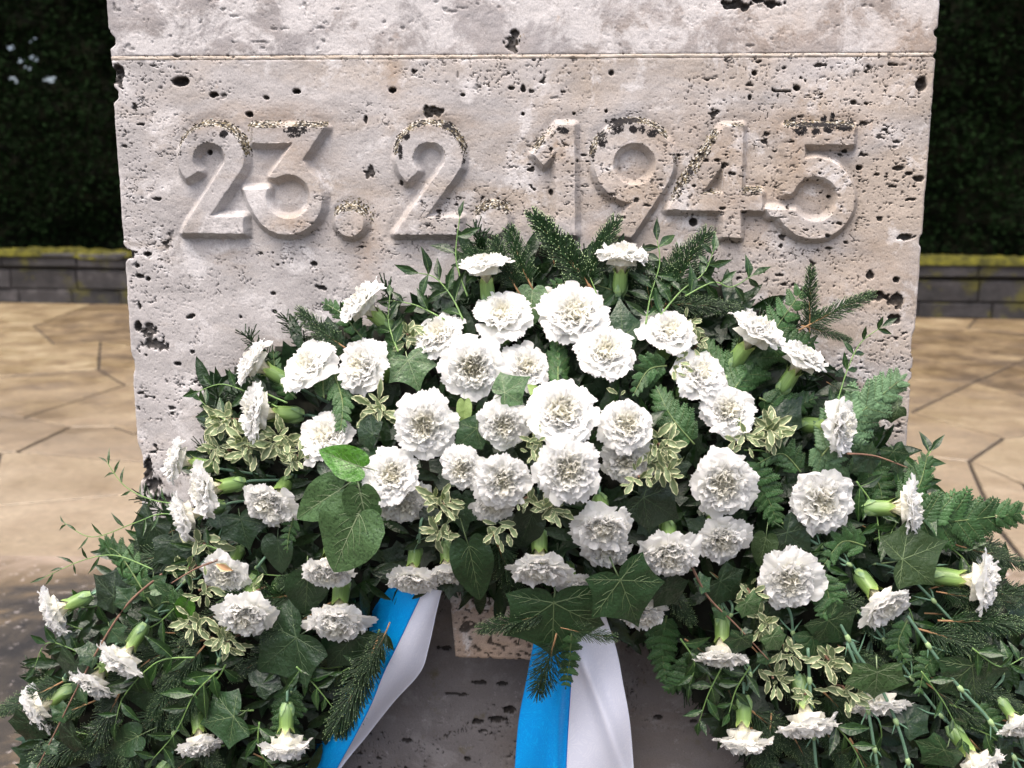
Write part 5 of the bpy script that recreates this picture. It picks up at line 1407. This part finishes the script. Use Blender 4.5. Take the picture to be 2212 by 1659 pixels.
FRN = [
 ([(1775, 985), (1850, 900), (1948, 818)], 190, 'fern_pale', 11, .01, 'pale green fern frond spread against the right edge of the stone'),
 ([(1760, 960), (1800, 1000), (1870, 1000)], 120, 'fern_pale', 7, .0, 'pale lower fern frond left of the right stone edge'),
 ([(1960, 1130), (2070, 1125), (2205, 1108)], 190, 'fern', 12, .02, 'long fern frond reaching right over the paving'),
 ([(1945, 1110), (1985, 1050), (2003, 985)], 110, 'fern', 8, .02, 'upright narrow fern frond right of the stone edge'),
 ([(1580, 850), (1640, 760), (1735, 625)], 170, 'fern', 11, .0, 'fern frond pointing up right between two profile blooms'),
 ([(1640, 760), (1700, 745), (1760, 740)], 110, 'fern', 7, -.005, 'fern frond lying right behind the profile bloom'),
 ([(1205, 840), (1205, 770), (1200, 700)], 110, 'fern', 8, -.015, 'dark fern frond in the gap left of the facing bloom, top centre'),
 ([(1360, 640), (1270, 612), (1190, 615)], 90, 'fern', 9, -.005, 'fine fern frond under the fir needles at the top'),
 ([(1440, 790), (1400, 800), (1370, 850)], 100, 'fern', 7, .0, 'light fern tips left of the wrapped bloom'),
 ([(1620, 840), (1560, 800), (1520, 740)], 120, 'fern', 8, -.01, 'fern frond behind the wrapped bloom'),
 ([(1600, 1000), (1650, 1060), (1680, 1130)], 120, 'fern', 9, -.01, 'dark fern frond between the two large right blooms'),
 ([(1500, 960), (1450, 900), (1420, 840)], 120, 'fern', 8, -.015, 'fern frond right of the stacked right centre blooms'),
 ([(1640, 860), (1700, 880), (1760, 860)], 110, 'fern', 8, -.005, 'fern frond under the higher right profile bloom'),
 ([(1730, 1020), (1690, 980), (1640, 1000)], 90, 'fern', 7, .0, 'small fern frond under the variegated rosette'),
 ([(700, 860), (700, 800), (730, 730)], 90, 'fern', 8, .0, 'bright fern tips between two left arch blooms'),
 ([(850, 800), (850, 740), (838, 700)], 80, 'fern', 7, .0, 'bright fern tips right of the left facing bloom'),
 ([(790, 740), (740, 680), (700, 655)], 80, 'fern', 7, -.004, 'small pale fern tip against the stone left of the profile bloom'),
 ([(720, 800), (740, 870), (735, 930)], 90, 'fern', 8, .0, 'fern frond hanging below the left arch blooms'),
 ([(640, 860), (600, 820), (590, 760)], 80, 'fern', 7, -.005, 'little fern frond behind the left arch blooms'),
 ([(640, 1100), (625, 1150), (620, 1190)], 60, 'fern', 6, .0, 'narrow fern tip below the full left bloom'),
 ([(330, 1310), (260, 1200), (220, 1180)], 110, 'fern', 9, .0, 'fern frond at the left end of the lower spray'),
 ([(420, 1330), (360, 1300), (310, 1330)], 100, 'fern', 8, -.01, 'dim fern frond right of the fat calyx bloom'),
 ([(620, 1480), (620, 1540), (600, 1600)], 110, 'fern', 9, -.01, 'dim fern frond left of the straight hanging bloom'),
 ([(1235, 1370), (1230, 1430), (1222, 1485)], 80, 'fern', 7, .085, 'small fern tip hanging over the white ribbon'),
 ([(1440, 1330), (1430, 1400), (1440, 1470)], 120, 'fern', 9, -.02, 'shaded fern frond right of the white ribbon'),
 ([(1520, 1400), (1480, 1460), (1440, 1490)], 110, 'fern', 8, -.02, 'shaded fern frond hanging into the stone gap'),
 ([(1770, 1240), (1790, 1290), (1775, 1330)], 100, 'fern', 7, .01, 'fern tips right of the lower right facing bloom'),
 ([(1870, 1180), (1820, 1170), (1780, 1220)], 100, 'fern', 7, .0, 'fern frond under the diagonal stem'),
 ([(1960, 1340), (1940, 1390), (1960, 1430)], 80, 'fern', 7, .0, 'fern tips under the diagonal stem bloom'),
 ([(2040, 1400), (2000, 1440), (1985, 1500)], 80, 'fern', 7, -.005, 'fern tips between the long stems'),
 ([(2110, 1520), (2150, 1570), (2170, 1640)], 80, 'fern', 7, -.005, 'fern frond left of the corner bloom'),
 ([(1690, 1130), (1730, 1150), (1790, 1140)], 90, 'fern', 7, -.005, 'fern frond peeking under the large flat bloom'),
 ([(1860, 1000), (1900, 1050), (1905, 1110)], 100, 'fern', 8, -.005, 'dark fern frond right of the large flat bloom'),
 ([(840, 990), (790, 1000), (760, 1080)], 80, 'fern', 7, -.01, 'fern frond in the gap left of the stacked pair'),
]
for k, (path, wid, mt, n, dd, lab) in enumerate(FRN):
    rd = random.Random(1200 + k)
    P2 = spline(path, 8)
    P3 = [at(x, y, max(.008, FD(x, y) + dd)) for x, y in P2]; o = P3[0].copy()
    root = empty('fern_frond', o, lab, 'fern frond', 'fern fronds in the wreath')
    b = MB(); b.tube([p - o for p in P3], [.0012 * (1.1 - .8 * i / len(P3)) for i in range(len(P3))], 5)
    part('rachis', b.mesh('rachis', [M['fern_stem']]), root)
    m = len(P2) - 1
    for i in range(n + 1):
        f = (.12 + .88 * i / n) * m; j = min(int(f), m - 1); p = P3[j].lerp(P3[j + 1], f - j); t = (P3[j + 1] - P3[j]).normalized()
        tt = i / n
        L = wid * .5 * (1 - tt) ** .7 * (.55 + .45 * min(1, tt * 5 + .3)) + wid * .10
        for sg in ((-1, 1) if i < n else (0,)):
            ang = math.radians((58 - 14 * tt + rd.uniform(-7, 7)) * sg)
            dr = Matrix.Rotation(ang, 3, Vector((0, 1, 0))) @ t
            dr = (dr + Vector((0, rd.uniform(-.15, .12), 0))).normalized()
            s = px_size(L * rd.uniform(.9, 1.08), FD(*P2[j]))
            part('pinna', rd.choice(FP[mt]), root, frame(p - o, dr, toward(None, rd, .18, .25), s, .95))

# ------------------------------------------------------------------ fir sprigs
def fir_mesh(seed, n=150, nl=.17, flat=.55):
    rd = random.Random(seed); b = MB()
    ax = lambda t: Vector((.05 * math.sin(t * 2 + seed), t, .03 * math.sin(t * 3)))
    Vn = []; Qn = []; Tn = []; k = 0
    for i in range(n):
        t = i / n * .97 + .01
        a = i * 2.39996 + rd.uniform(-.4, .4)
        rx, rz = math.cos(a), math.sin(a) * flat
        if rz < -.35: rz *= -.6
        fwd = .55 + .75 * t ** 2 + rd.uniform(-.15, .2)
        dr = Vector((rx, fwd, rz)).normalized()
        L = nl * rd.uniform(.8, 1.1) * (1 - .45 * t ** 4)
        o = ax(t); w = .0058
        mid = o + dr * L * .5 + Vector((0, .012, 0)); e = o + dr * L + Vector((0, .035, .0))
        sd = dr.cross(Vector((0, 0, 1))).normalized() * w; up = sd.cross(dr).normalized() * w * .5
        P = []
        for q, ww in ((o, .5), (mid, 1.0), (e, .75)):
            P += [q - sd * ww, q + up * ww, q + sd * ww]
        Vn += [tuple(p) for p in P]; base = k * 9
        for r_ in range(2):
            Qn += [(base + r_ * 3 + c, base + r_ * 3 + c + 1, base + r_ * 3 + c + 4, base + r_ * 3 + c + 3) for c in range(2)]
            Qn.append((base + r_ * 3 + 2, base + r_ * 3, base + r_ * 3 + 3, base + r_ * 3 + 5))
        k += 1
    b.add(Vn, Q=Qn)
    tips = []
    for q in range(k):
        e = np.array(Vn[q * 9 + 6:q * 9 + 9]).mean(0); mm_ = np.array(Vn[q * 9 + 3:q * 9 + 6]).mean(0)
        d_ = (e - mm_) / max(np.linalg.norm(e - mm_), 1e-9)
        s_ = np.array(Vn[q * 9 + 8]) - np.array(Vn[q * 9 + 6]); s_ = s_ * .55
        u_ = np.cross(s_, d_); 
        c_ = e + d_ * .002
        base = len(tips)
        tips += [c_ - s_, c_ + u_, c_ + s_, c_ + d_ * .010]
    tips = np.array(tips); T = np.array([[4 * i, 4 * i + 1, 4 * i + 3] for i in range(k)] + [[4 * i + 1, 4 * i + 2, 4 * i + 3] for i in range(k)])
    b.add(tips, T=T, m=1)
    me = b.mesh('needles', [M['needle'], M['needle_tip']], smooth=False)
    b2 = MB(); b2.tube([ax(t) for t in np.linspace(-.15, .98, 9)], [.014] * 4 + [.012, .011, .010, .008, .005], 6)
    return me, b2.mesh('twig', [M['fir_twig']])
FIR = {'long': [fir_mesh(1, 300, .15), fir_mesh(2, 300, .16)], 'mid': [fir_mesh(3, 240, .20), fir_mesh(4, 240, .22)], 'short': [fir_mesh(5, 180, .30), fir_mesh(6, 170, .30)]}
FIRS = [
 ((1265, 625), (1160, 462), 'long', .004, 1.25, 'tallest fir sprig at the top of the wreath, under the numeral 1'),
 ((1150, 610), (1105, 498), 'mid', .0, 1.3, 'fir sprig left of the tallest one'), ((1120, 620), (1072, 520), 'mid', .004, 1.3, 'fir sprig below the second full stop'),
 ((1095, 580), (1002, 552), 'short', .006, 1.3, 'short fir sprig beside the green pair of leaves at the top'), ((1200, 560), (1180, 480), 'short', -.004, 1.2, 'fir sprig tucked behind the tallest one'),
 ((1272, 620), (1332, 482), 'mid', .004, 1.0, 'slim fir sprig left of the right topmost bloom'), ((1420, 680), (1380, 560), 'short', .0, 1.0, 'fir sprig behind the right topmost bloom'),
 ((1450, 640), (1530, 508), 'mid', .0, 1.1, 'fir sprig with leaves across it below the numeral 4'), ((1440, 660), (1470, 540), 'mid', -.004, 1.0, 'darker fir sprig right of the right topmost bloom'), ((1430, 655), (1582, 672), 'mid', .004, .9, 'fir sprig lying level above the profile bloom at right'),
 ((1748, 700), (1758, 585), 'mid', .008, 1.0, 'upright arm of the fir twig on the right of the stone'), ((1745, 702), (1880, 645), 'mid', .010, .85, 'right reaching arm of the fir twig on the right of the stone'), ((1745, 706), (1832, 738), 'mid', .006, .8, 'lower arm of the fir twig on the right of the stone'),
 ((745, 745), (652, 672), 'mid', .004, 1.0, 'small dark fir tip against the stone at left'), ((1790, 830), (1830, 850), 'short', .0, 1.0, 'fir tip behind the higher right profile bloom'), ((1520, 770), (1500, 830), 'short', -.03, 1.2, 'fir sprig in the shade behind the wrapped bloom'),
 ((1190, 1385), (1166, 1492), 'short', .085, 1.0, 'fir sprig hanging between the ribbon tops'), ((1180, 1325), (1040, 1350), 'mid', .05, 1.0, 'fir sprig pointing left over the small stone bracket'), ((1075, 1170), (1112, 1295), 'mid', -.01, 1.0, 'dark fir sprig hanging above the stone bracket'),
 ((1225, 1360), (1322, 1372), 'short', .085, .8, 'fir sprig poking out over the white ribbon top'), ((800, 1400), (718, 1572), 'mid', .025, 1.0, 'fir sprig lying over the left ribbon'), ((830, 1360), (775, 1470), 'mid', .035, 1.0, 'second fir sprig lying over the left ribbon'),
 ((2040, 1280), (2150, 1310), 'mid', .0, 1.2, 'fir sprig right of the far right bloom'), ((2080, 1180), (2212, 1228), 'mid', .0, 1.0, 'fir tip sticking out beyond the fern at far right'), ((2050, 1340), (2205, 1360), 'mid', .0, 1.2, 'fir sprig at the right frame edge'), ((2000, 1370), (2140, 1420), 'mid', .0, 1.2, 'dark fir sprig above the far right ivy leaf'), ((2120, 1280), (2190, 1300), 'short', -.01, 1.2, 'short fir sprig at the far right'),
 ((430, 1400), (350, 1480), 'mid', .0, 1.2, 'fir sprig under the left thick stem'), ((380, 1440), (330, 1540), 'mid', .0, 1.2, 'fir sprig below the left spray blooms'), ((440, 1470), (370, 1560), 'mid', -.005, 1.2, 'dark fir sprig in the lower left spray'), ((250, 1500), (190, 1620), 'mid', .0, 1.2, 'fir sprig beside the brown twig'), ((420, 1600), (480, 1680), 'mid', .0, 1.2, 'fir sprig at the bottom left edge'), ((560, 1640), (660, 1680), 'short', .0, 1.2, 'fir sprig at the bottom edge by the left ribbon'), ((300, 1600), (260, 1690), 'mid', .0, 1.2, 'bottom left corner fir sprig'),
 ((1660, 1560), (1640, 1680), 'mid', -.01, 1.0, 'fir sprig under the bottom right blooms'), ((1720, 1600), (1760, 1690), 'mid', .0, 1.0, 'fir sprig at the bottom edge right'), ((1860, 1330), (1960, 1430), 'mid', -.02, 1.2, 'fir sprig behind the diagonal stem'), ((2080, 1480), (2190, 1530), 'mid', -.01, 1.2, 'fir sprig behind the longest stem'), ((560, 1370), (620, 1420), 'short', -.02, 1.2, 'shaded fir sprig behind the very large ivy leaf'),
]
for k, (a, b, kd, dd, wf, lab) in enumerate(FIRS):
    rd = random.Random(1500 + k)
    A, B = at(*a, max(.012, FD(*a) + dd)), at(*b, max(.014, FD(*b) + dd))
    if A.y - B.y > .05: B.y = A.y - .05
    if B.y - A.y > .05: B.y = A.y + .05
    root = empty('fir_sprig', A, lab, 'fir sprig', 'fir sprigs in the wreath')
    m = frame(Vector((0, 0, 0)), B - A, toward(None, rd, .15, .1), (B - A).length, wf)
    nd, tw = rd.choice(FIR[kd])
    part('needles', nd, root, m, kind='stuff'); part('twig', tw, root, m)

# further sprigs of the lower sprays that the photograph shows only as alike, half hidden pieces
rx = random.Random(77)
ANC = [(124, 1318, 'leftmost fat calyx bloom'), (267, 1416, 'bloom on the thick left stem'), (90, 1525, 'bloom crossed by the brown twig'), (432, 1600, 'small dark set bloom at bottom left'), (617, 1600, 'bloom hanging straight beside the left ribbon'),
       (530, 1322, 'bloom under the dry leaf one'), (730, 1336, 'lone hanging bloom left of the ribbon'), (1560, 1408, 'bloom with the small ivy leaf'), (1607, 1588, 'bloom nearest the right stone gap'), (1743, 1552, 'bloom on the long straight stem'),
       (1896, 1508, 'bloom under the pale veined leaf'), (2106, 1644, 'bloom cut by the bottom edge'), (1905, 1303, 'bloom on the diagonal stem'), (2108, 1256, 'farthest right bloom'), (1704, 1250, 'bloom beside the small fern tips'), (1771, 1082, 'large flat bloom'),
       (1562, 1040, 'large bloom under the rosette'), (585, 1085, 'full bloom left of the spotted leaves'), (2196, 1560, 'bloom cut by the right edge'), (448, 1057, 'pale calyx bloom on the stone edge'), (1955, 1097, 'bloom crossed by three dark leaves'), (207, 1470, 'downward bloom beside the twig')]
taken = set()
def where(x, y, kind):
    ax_, ay_, ph_ = min(ANC, key=lambda a: (a[0] - x) ** 2 + (a[1] - y) ** 2)
    dx_, dy_ = x - ax_, y - ay_
    rel = ('right of' if dx_ > 0 else 'left of') if abs(dx_) > abs(dy_) else ('below' if dy_ > 0 else 'above')
    if (kind, rel, ph_) in taken: return None
    taken.add((kind, rel, ph_)); return rel + ' the ' + ph_
cnt_ = 0; tr_ = 0
while cnt_ < 46:
    x, y = rx.uniform(60, 2180), rx.uniform(1120, 1660)
    if not in_out(x, y, -40) or (560 < x < 1480 and y < 1230): continue
    ou = math.atan2(y - 1080, (x - 1140) * .8) + rx.uniform(-.5, .5)
    Lp = rx.uniform(90, 150); x2, y2 = x + math.cos(ou) * Lp, y + math.sin(ou) * Lp
    if 820 < x2 < 1480 and y2 > 1300: continue
    wh = where((x + x2) / 2, (y + y2) / 2, 'fir')
    tr_ += 1
    if tr_ > 900: break
    if wh is None: continue
    cnt_ += 1
    d0 = FD(x, y) - rx.uniform(.012, .035); A, B = at(x, y, d0), at(x2, y2, d0 + rx.uniform(-.02, .01))
    root = empty('fir_sprig', A, 'dark half hidden fir sprig just ' + wh, 'fir sprig', 'half hidden fir sprigs')
    m = frame(Vector((0, 0, 0)), B - A, toward(None, rx, .3, .2), (B - A).length, 1.15)
    nd, tw = rx.choice(FIR['mid'] + FIR['short'])
    part('needles', nd, root, m, kind='stuff'); part('twig', tw, root, m)
cnt_ = 0; tr_ = 0
while cnt_ < 34:
    x, y = rx.uniform(60, 2180), rx.uniform(900, 1640)
    if not in_out(x, y, -30) or (560 < x < 1480 and y < 1230): continue
    ou = math.atan2(y - 1080, (x - 1140) * .8) + rx.uniform(-.7, .7)
    Lp = rx.uniform(60, 100); P_ = [(x + math.cos(ou + k * .15) * Lp * k / 2, y + math.sin(ou + k * .15) * Lp * k / 2) for k in range(3)]
    if 800 < P_[2][0] < 1500 and P_[2][1] > 1290: continue
    wh = where(P_[1][0], P_[1][1], 'rus')
    tr_ += 1
    if tr_ > 900: break
    if wh is None: continue
    cnt_ += 1
    spray('ruscus_spray', 'foliage spray', 'dark glossy narrow leaves just ' + wh, P_, RUS, 80, 2000 + cnt_, 20, group='half hidden glossy sprays', depth=-rx.uniform(.004, .022), r=.001)

# ------------------------------------------------------------------ brown ivy twigs with small leaves
for lab, path, lv in (('brown ivy twig arching down the lower left over the blooms', [(350, 1240), (280, 1300), (225, 1380), (170, 1480), (120, 1580), (70, 1680)], 60),
                      ('brown ivy twig with small leaves slanting down right of the ribbons', [(1495, 1225), (1530, 1290), (1590, 1350), (1660, 1425)], 42),
                      ('brown ivy twig pointing right along the edge of the stone', [(1830, 980), (1890, 985), (1960, 1010)], 40),
                      ('reddish twig right of the dry leaf bloom', [(470, 1210), (420, 1230), (370, 1260)], 30)):
    r = spray('ivy_twig', 'ivy twig', lab, path, IVY['m']['L'] if lv > 35 else PIT, lv, len(lab), 62, mat='twig', r=.0013, spread=75, depth=.022, group='brown ivy twigs', term=False, both=False)

# ------------------------------------------------------------------ dark packed greenery and core under the sprays
rng = np.random.default_rng(5)
def proto(kind):
    b = MB()
    if kind == 'ivy':
        right = [pol(0, 1), pol(28, .58), pol(56, .8), pol(84, .5), pol(112, .6), pol(150, .35)]
        P = np.array(right + [(0, -.05)] + [(-x, y) for x, y in right[1:][::-1]])
        c = np.array([[0, .2]])
        V_ = np.concatenate([c, P]); z = -.12 * (V_[:, 0] ** 2 + V_[:, 1] ** 2) + .1 * np.abs(V_[:, 0])
        b.add(np.column_stack([V_, z]), T=[(0, (i + 1) % len(P) + 1, i + 1) for i in range(len(P))])
    else:
        ny = 6; t = np.linspace(0, 1, ny); w = .15 * np.sin(np.pi * np.clip(t, .02, .99)) ** .8
        P = np.zeros((ny, 3, 3))
        for j, u in enumerate((-1, 0, 1)): P[:, j] = np.stack([w * u, t, -.25 * t * t + .05 * abs(u)], 1)
        b.grid(P)
    V_, Q, T_, *_ = b.arrays(); return V_, Q, T_
def packed(name, cat, label, kind, count, lo, hi, mat, seed, dlo, dhi):
    rg = np.random.default_rng(seed); pv, pq, pt = proto(kind)
    Vs, Qs, Ts = [], [], []; n = 0; tries = 0; c = 0
    while c < count and tries < count * 20:
        tries += 1
        x, y = rg.uniform(20, 2290), rg.uniform(520, 1760)
        if not in_out(x, y, -22): continue
        if x < 900 and y < 1200 and rg.random() < .2: continue
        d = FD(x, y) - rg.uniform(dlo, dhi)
        if d < .015: d = rg.uniform(.012, .035)
        o = at(x, y, d)
        ang = rg.uniform(0, 2 * math.pi)
        ou = math.atan2(-(y - 1100), x - 1140)
        ang = ou + rg.normal() * .9
        dr = Vector((math.cos(ang), rg.uniform(-.5, .2), math.sin(ang))).normalized()
        m = frame(o, dr, (Vector((0, -1, .3)) + Vector(rg.normal(size=3) * .4)).normalized(), rg.uniform(lo, hi))
        A = np.array(m); W_ = pv @ A[:3, :3].T + A[:3, 3]
        W_[:, 1] = np.minimum(W_[:, 1], -.004)
        Vs.append(W_); Qs.append(pq + n); Ts.append(pt + n); n += len(pv); c += 1
    o = bpy.data.objects.new(name, mesh_np(name, np.concatenate(Vs), np.concatenate(Qs), np.concatenate(Ts), [mat]))
    put(o, None, label, cat, None, 'stuff')
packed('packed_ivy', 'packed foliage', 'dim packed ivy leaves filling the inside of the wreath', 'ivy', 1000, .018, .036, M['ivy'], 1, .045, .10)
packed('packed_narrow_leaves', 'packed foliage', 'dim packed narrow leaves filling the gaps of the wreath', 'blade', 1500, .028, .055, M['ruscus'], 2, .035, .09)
def packed_fir():
    rg = np.random.default_rng(9); Vs, Qs = [], []; n = 0; c = 0
    bx_ = np.array([(-1, 0, -.5), (1, 0, -.5), (0, 0, .6), (-1, 1, -.5), (1, 1, -.5), (0, 1, .6)])
    while c < 240:
        x, y = rg.uniform(20, 2290), rg.uniform(560, 1760)
        if not in_out(x, y, -50): continue
        c += 1
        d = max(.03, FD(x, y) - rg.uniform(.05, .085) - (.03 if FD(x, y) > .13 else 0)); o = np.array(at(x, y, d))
        ou = math.atan2(-(y - 1100), x - 1140) + rg.normal() * .6
        ax = np.array([math.cos(ou), .05, math.sin(ou)])
        for i in range(70):
            t = i / 70 * .06; dr = ax * .8 + rg.normal(size=3) * .62; dr /= np.linalg.norm(dr)
            s = np.cross(dr, [0, 1, .2]); s /= np.linalg.norm(s); u = np.cross(s, dr); L = rg.uniform(.014, .022); w = .0007
            P = o + ax * t + bx_[:, :1] * s * w + bx_[:, 1:2] * dr * L + bx_[:, 2:3] * u * w
            P[:, 1] = np.minimum(P[:, 1], -.003)
            Vs.append(P); Qs += [(n, n + 1, n + 4, n + 3), (n + 1, n + 2, n + 5, n + 4), (n + 2, n, n + 3, n + 5)]; n += 6
    o = bpy.data.objects.new('packed_fir', mesh_np('packed_fir', np.concatenate(Vs), Qs, None, [M['needle']], smooth=False))
    put(o, None, 'dim packed fir needles showing between the leaves of the wreath', 'packed foliage', None, 'stuff')
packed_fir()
# core pad
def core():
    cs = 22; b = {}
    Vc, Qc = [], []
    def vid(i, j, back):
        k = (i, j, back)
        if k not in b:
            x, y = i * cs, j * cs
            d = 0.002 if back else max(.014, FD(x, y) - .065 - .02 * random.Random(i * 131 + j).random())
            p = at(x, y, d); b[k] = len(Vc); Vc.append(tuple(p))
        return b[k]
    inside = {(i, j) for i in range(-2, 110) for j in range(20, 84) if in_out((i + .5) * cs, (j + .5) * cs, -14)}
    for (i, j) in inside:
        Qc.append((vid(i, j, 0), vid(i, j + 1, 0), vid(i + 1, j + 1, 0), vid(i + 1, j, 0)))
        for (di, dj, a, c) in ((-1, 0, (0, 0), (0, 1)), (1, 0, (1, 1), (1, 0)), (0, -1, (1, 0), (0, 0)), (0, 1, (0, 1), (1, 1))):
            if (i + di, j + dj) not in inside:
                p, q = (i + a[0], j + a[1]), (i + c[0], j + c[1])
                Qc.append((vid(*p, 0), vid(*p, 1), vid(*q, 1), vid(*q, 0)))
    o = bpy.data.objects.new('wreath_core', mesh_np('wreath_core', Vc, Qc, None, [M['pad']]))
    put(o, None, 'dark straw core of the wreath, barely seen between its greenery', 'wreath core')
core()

# ------------------------------------------------------------------ ribbons
def ribbon(label, rows, folds, labels):
    ys = [r[0] for r in rows]
    R = np.array(spline([r for r in rows], 9))
    n = len(R)
    o = at(R[0][2], R[0][0], R[0][4])
    root = empty('ribbon', o, label, 'ribbon', 'blue and white mourning ribbons')
    for nm, ca, cb, mt, lab in (('stripe', 1, 2, 'blue', labels[0]), ('stripe', 2, 3, 'white', labels[1])):
        nu = 22; P = np.zeros((n, nu, 3)); uv = np.zeros((n, nu, 2)); run = 0; prev = None
        for i in range(n):
            y = R[i][0]
            A = at(R[i][ca], y, R[i][3 + ca]); B = at(R[i][cb], y, R[i][3 + cb])
            if prev is not None: run += (A - prev).length
            prev = A
            for j in range(nu):
                u = j / (nu - 1); q = A.lerp(B, u)
                f = folds(u if nm and ca == 1 else u + 1, i / (n - 1))
                P[i, j] = (q.x - o.x, min(q.y - f, -.003) - o.y, q.z - o.z); uv[i, j] = (u * 1.0 + ca * 3, run * 28)
        b = MB(); b.grid(P, uv=uv)
        # a thin woven edge
        for j in (0, nu - 1):
            b.tube([Vector(p) for p in P[:, j]], .0006, 5, m=0)
        part(nm, b.mesh('stripe', [M[mt]]), root, None, lab)
ribbon('blue and white moire silk ribbon hanging straight down right of the centre',
       [(1325, 1165, 1236, 1305, .120, .125, .12), (1405, 1150, 1236, 1331, .115, .135, .115), (1475, 1137, 1233, 1345, .105, .125, .105), (1560, 1121, 1228, 1360, .09, .105, .095), (1659, 1113, 1223, 1368, .07, .085, .075), (1760, 1108, 1220, 1372, .05, .06, .055)],
       lambda u, v: (.010 * math.exp(-((u - .72 - .1 * v) / .10) ** 2) * (v > .1) + .014 * math.exp(-((u - (1.15 + 1.1 * max(v - .15, 0))) / .13) ** 2) * sstep(.1, .35, v) + .003 * math.sin(u * 5 + v * 9)),
       ('bright blue left stripe', 'white right stripe'))
ribbon('blue and white moire silk ribbon slanting down to the left below the hanging blooms',
       [(1245, 862, 928, 962, .10, .125, .12), (1310, 812, 898, 945, .09, .13, .12), (1400, 768, 855, 925, .075, .13, .11), (1455, 735, 828, 906, .07, .125, .10), (1520, 695, 802, 848, .06, .115, .08), (1590, 664, 766, 792, .055, .10, .065), (1659, 636, 728, 736, .05, .08, .07), (1740, 600, 690, 694, .045, .06, .055)],
       lambda u, v: (-.030 * (1 - sstep(.0, .50, u)) * (u < 1) * sstep(.05, .3, v) * (1 - .4 * v) + .003 * math.sin(u * 4 + v * 6)),
       ('deep blue left stripe, folded back into shade', 'white right stripe tapering downward'))
